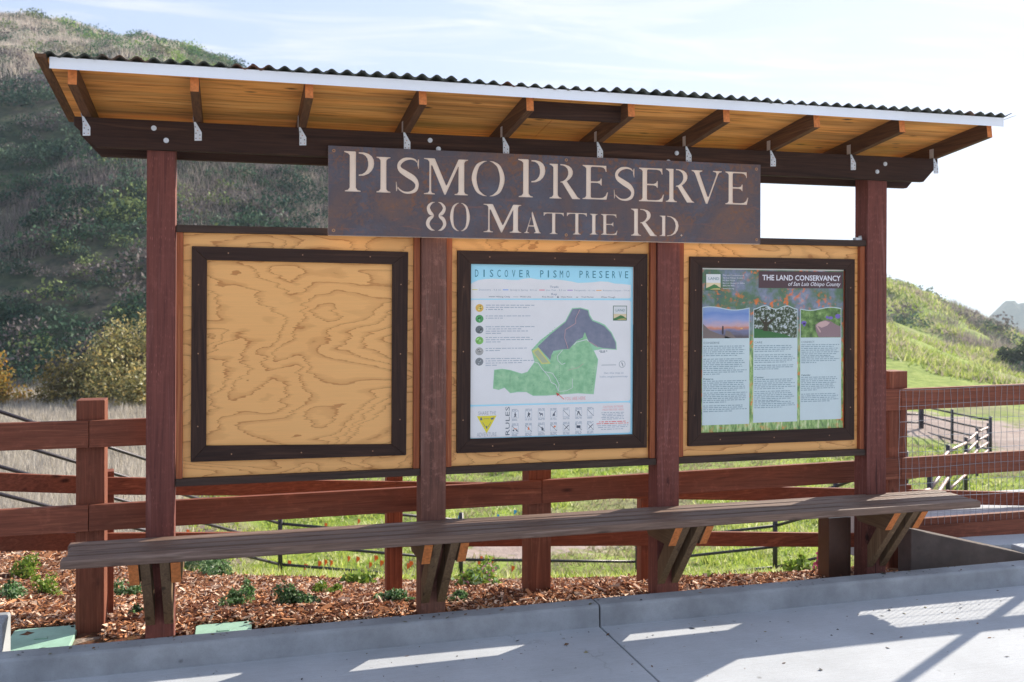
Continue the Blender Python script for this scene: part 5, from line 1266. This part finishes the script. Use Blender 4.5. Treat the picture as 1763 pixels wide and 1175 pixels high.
# marker flags
def flag(px, Z, kind, lab, hh):
    x, y = at(px, Z); z = float(height(np.array([x]), np.array([y]))[0])
    o = thing('marker_flag', (x, y, z), lab, 'marker flag', '%s marker flags standing in the field' % kind)
    b = MB(); b.cyl((x, y, z - .05), (x, y, z + hh), .003, n=5); b.build('wire_stake', M['wire'], o)
    b = MB(); s_ = .05 + .03 * random.random(); hh = hh * random.uniform(.7, 1.05)
    b.hexa([(x, y - .002, z + hh - .11), (x + s_, y + .03, z + hh - .065), (x + s_, y + .032, z + hh - .065), (x, y + .001, z + hh - .11), (x, y - .002, z + hh), (x + s_ * .9, y + .015, z + hh - .02), (x + s_ * .9, y + .017, z + hh - .02), (x, y + .001, z + hh)])
    b.build('pennant', M[kind + 'flag'], o)
FL = [(497, 960), (525, 966), (549, 966), (560, 975), (570, 974), (600, 951), (615, 973), (637, 989), (646, 993), (656, 1000), (702, 998), (706, 1004), (828, 950), (848, 963), (824, 980), (792, 976), (882, 992), (602, 901), (848, 889), (617, 895), (560, 897), (322, 915)]
for i, (px, yi) in enumerate(FL):
    # depth at which the tip stands .35 m above the valley floor
    best = min(np.linspace(15.8, 40, 300), key=lambda Z: abs(CZ - (yi - HOR) / FPX * Z - (float(height(*[np.array([c]) for c in at(px, Z)])[0]) + .38)))
    flag(px, float(best), 'orange', 'small orange marker flag on a wire in the green field behind the bench', .42)
for px, yi in ((857, 885), (790, 892), (886, 874), (240, 917)):
    best = min(np.linspace(15.8, 40, 300), key=lambda Z: abs(CZ - (yi - HOR) / FPX * Z - (float(height(*[np.array([c]) for c in at(px, Z)])[0]) + .38)))
    flag(px, float(best), 'blue', 'small blue marker flag on a wire in the field behind the bench', .42)

# ------------------------------------------------------------------ ground cover (nobody could count it)
def blades(name, X, Y, hgt, wid, nb, cols_, mat, spread, lean=.35, seed=0, label=None, cat='grass'):
    rng = np.random.default_rng(seed); n = len(X)
    X = np.repeat(X, nb); Y = np.repeat(Y, nb); hg = np.repeat(hgt, nb) * rng.uniform(.55, 1.15, n * nb)
    sp = np.repeat(spread, nb) if hasattr(spread, '__len__') else spread
    X = X + rng.normal(0, 1, n * nb) * sp; Y = Y + rng.normal(0, 1, n * nb) * sp
    Z = height(X, Y) - .02
    a = rng.uniform(0, 6.28, n * nb); w = np.repeat(wid, nb)
    le = rng.normal(0, lean, (n * nb, 2)) * hg[:, None]
    p0 = np.stack([X - np.cos(a) * w, Y - np.sin(a) * w, Z], 1); p1 = np.stack([X + np.cos(a) * w, Y + np.sin(a) * w, Z], 1)
    p2 = np.stack([X + le[:, 0], Y + le[:, 1], Z + hg], 1)
    col = np.repeat(shade(n, rng, cols_, .2), nb, 0) * rng.uniform(.8, 1.2, (n * nb, 1))
    o = bulk(name, np.stack([p0, p1, p2], 1), 3, col, mat)
    tag(o, label, cat, kind='stuff'); return o
def field(n, px0, px1, Z0, Z1, rng, p=1.0):
    px = rng.uniform(px0, px1, n); Z = Z0 + (Z1 - Z0) * rng.random(n) ** p
    L = (px - 881.5) / FPX * Z; return CX + FW.x * Z + RT0.x * L, CY + FW.y * Z + RT0.y * L, px, Z
r2 = np.random.default_rng(11)
X, Y, px, Zd = field(15000, -60, 1800, 9.3, 34, r2, 1.2)
k = wob(X, Y, 9, 20) + .5 * wob(X, Y, 3, 5); bare = np.exp(-(((X - 5.5) / 3.2) ** 2 + ((Y - 12.5) / 1.6) ** 2))
d1 = np.exp(-(((X - 28) / 5.5) ** 2 + ((Y - 18) / 7.5) ** 2)) + np.exp(-(((X - 25) / 3.5) ** 2 + ((Y - 27) / 4) ** 2))
g = (k - 1.6 * bare - 2.2 * d1 + .35 > 0) & ~((px < 290) & (Zd > 16))
blades('green_grass', X[g], Y[g], .10 + .05 * r2.random(g.sum()), .010 + .0006 * Zd[g], 9, [(.28, .38, .06), (.42, .50, .10), (.46, .50, .13), (.60, .60, .34)], M['grassblade'], .10, .5, 1, 'bright green grass covering the sunlit field')
g2 = ~g & (bare < .75) & (d1 < .4) & ~((px < 290) & (Zd > 16))
blades('dry_stubble', X[g2], Y[g2], .08 + .07 * r2.random(g2.sum()), .009 + .0005 * Zd[g2], 7, [(.36, .30, .20), (.28, .28, .12), (.42, .38, .26)], M['drygrass'], .12, .6, 2, 'dry straw-coloured stubble among the field grass')
X, Y, px, Zd = field(16000, -120, 500, 15.5, 46, r2, .8)
m_ = (px < 480 + 60 * wob(X, Y, 8, 3)) & ~((px > 290 + 25 * wob(X, Y, 5, 8)) & (Zd < 24))
X, Y, px, Zd = X[m_], Y[m_], px[m_], Zd[m_]
blades('tall_dry_grass', X, Y, np.where(px < 300, .62, .30) * (.7 + .5 * r2.random(len(X))), .006 + .0006 * Zd, 11, [(.52, .47, .41), (.62, .57, .50), (.42, .38, .34), (.56, .50, .40)], M['drygrass'], .14, .22, 3, 'pale dry grass standing in the meadow at left', 'dry grass')

def debris():
    rng = np.random.default_rng(77); n = 420
    X = rng.uniform(-.6, 5.6, n); Y = -0.285 - rng.gamma(1.6, .28, n)
    near = rng.random(n) < .35; Y = np.where(near, rng.uniform(-.262, -.15, n), Y)
    Z = np.where(near, 0.0985, -0.0195) + 0.0055 * X + .001
    c = np.stack([X, Y, Z], 1); a = rng.uniform(0, 6.28, n); L_ = rng.gamma(2, .0030, n) + .002; W_ = L_ * rng.uniform(.2, .6, n)
    d = np.stack([np.cos(a), np.sin(a), np.zeros(n)], 1) * L_[:, None]; e = np.stack([-np.sin(a), np.cos(a), rng.uniform(0, 1.2, n)], 1) * W_[:, None]
    o = bulk('paving_debris', np.stack([c - d, c - e * np.array([1, 1, 0]), c + d, c + e], 1), 4, shade(n, rng, [(.10, .06, .04), (.20, .11, .06), (.05, .05, .05), (.22, .2, .12)]), M['chips'])
    tag(o, 'tiny bits of bark and leaf scattered on the paving and kerb', 'debris', kind='stuff')
debris()

def hillside():
    rng = np.random.default_rng(21)
    # sage scrub as many small leafy clumps
    X, Y, px, Zd = field(9000, -160, 1800, 46, 200, rng, 1.15)
    dens = wob(X, Y, 22, 2) + .8 * wob(X, Y, 9, 12)
    keep = np.where(px < 1100, dens > -1.6, dens > 1.0)
    X, Y, px, Zd, dens = X[keep], Y[keep], px[keep], Zd[keep], dens[keep]
    H = height(X, Y); n = len(X); nl = 120
    R_ = rng.gamma(5, .2, n) * (.75 + .003 * Zd); R_ = np.clip(R_, .35, 2.4)
    v = rng.normal(0, 1, (n, nl, 3)); v /= np.linalg.norm(v, axis=2)[:, :, None]; v[:, :, 2] = np.abs(v[:, :, 2])
    rr = rng.uniform(.55, 1.05, (n, nl, 1))
    c = np.stack([X, Y, H], 1)[:, None, :] + v * rr * R_[:, None, None] * np.array([1, 1, .78])
    kind = rng.random(n) + .25 * dens
    pal = np.array([(.040, .078, .056), (.062, .115, .070), (.11, .165, .11), (.20, .25, .10), (.19, .16, .155)])
    ki = np.clip((kind * 3.2).astype(int), 0, 4); ki = np.where(rng.random(n) < .22, 4, ki)
    ki = np.where((px > 1100), np.where(rng.random(n) < .6, 4, 2), ki)
    col = pal[ki][:, None, :] * rng.uniform(.65, 1.35, (n, nl, 1))
    size = (R_[:, None] * .085 * np.ones((1, nl))).reshape(-1)
    lit_top = ((Zd > 100) & (px > 90) & (px < 400))[:, None, None]
    col = np.where(lit_top, col * np.array([1.5, 1.7, 1.1]), col)  # sunlit green of the crest painted into the leaf colours
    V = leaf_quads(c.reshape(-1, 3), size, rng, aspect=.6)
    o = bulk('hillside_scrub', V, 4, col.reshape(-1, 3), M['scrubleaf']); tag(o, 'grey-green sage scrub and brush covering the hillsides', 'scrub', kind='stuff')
    # standing dry stalks
    X, Y, px, Zd = field(30000, -160, 1850, 47, 210, rng, 1.1)
    dm = wob(X, Y, 30, 14) + .6 * wob(X, Y, 10, 1) + np.clip((Zd - 100) / 30, -1, 1.6) * np.clip((420 - px) / 200, -.6, 1)
    kp = np.where(px < 1100, dm > -.1, (dm > .1) & (Zd > 80)); X, Y, px, Zd = X[kp], Y[kp], px[kp], Zd[kp]
    tp = (Zd > 104) & (px < 330); r3 = np.random.default_rng(5); Xt, Yt = np.repeat(X[tp], 2), np.repeat(Y[tp], 2); Xt = Xt + r3.normal(0, 2, len(Xt)); Yt = Yt + r3.normal(0, 2, len(Yt))
    blades('ridge_grass', Xt, Yt, .6 + .7 * r3.random(len(Xt)), .018 + .00025 * px_of(Xt, Yt)[1], 16, [(.66, .58, .52), (.56, .48, .42), (.70, .64, .54)], M['drygrass'], .55, .25, 9, 'dry grass along the top of the left hill, coloured pale as if sunlit', 'dry grass')  # straw palette brightened to paint sunlight along the ridge
    blades('dry_brush', X, Y, .5 + .7 * rng.random(len(X)), .012 + .00022 * Zd, 14, [(.27, .22, .22), (.34, .29, .27), (.21, .18, .18), (.30, .28, .23)], M['drygrass'], .5, .30, 5, 'mauve-grey dry brush standing on the hillside', 'dry brush')
    X, Y, px, Zd = field(14000, 1000, 1850, 44, 200, rng, 1.1)
    dm = wob(X, Y, 24, 6) + .5 * wob(X, Y, 8, 1)
    kp = dm > -.3; X, Y, px, Zd = X[kp], Y[kp], px[kp], Zd[kp]
    blades('hill_grass', X, Y, .30 + .3 * rng.random(len(X)), .03 + .0006 * Zd, 8, [(.28, .36, .07), (.40, .45, .12), (.48, .48, .22), (.42, .36, .28)], M['grassblade'], .5, .5, 6, 'green grass tufts on the sunlit hill at right')
hillside()
# ------------------------------------------------------------------ haze
b = MB(); b.box(-2600, 2600, -1500, 3700, -72, 130)
hz = b.build('haze', [])
hm = bpy.data.materials.new('haze'); hm.use_nodes = True
hm.node_tree.nodes.remove(hm.node_tree.nodes['Principled BSDF'])
pv = hm.node_tree.nodes.new('ShaderNodeVolumePrincipled'); pv.inputs['Color'].default_value = (0.72, 0.86, 1.0, 1); pv.inputs['Density'].default_value = 0.00045; pv.inputs['Anisotropy'].default_value = 0.3
hm.node_tree.links.new(pv.outputs[0], hm.node_tree.nodes['Material Output'].inputs['Volume'])
hz.data.materials.append(hm); tag(hz, 'pale haze softening the hills', 'haze', kind='stuff')
print('TRIS', sum(len(o.data.polygons) for o in S.objects if o.type == 'MESH'))
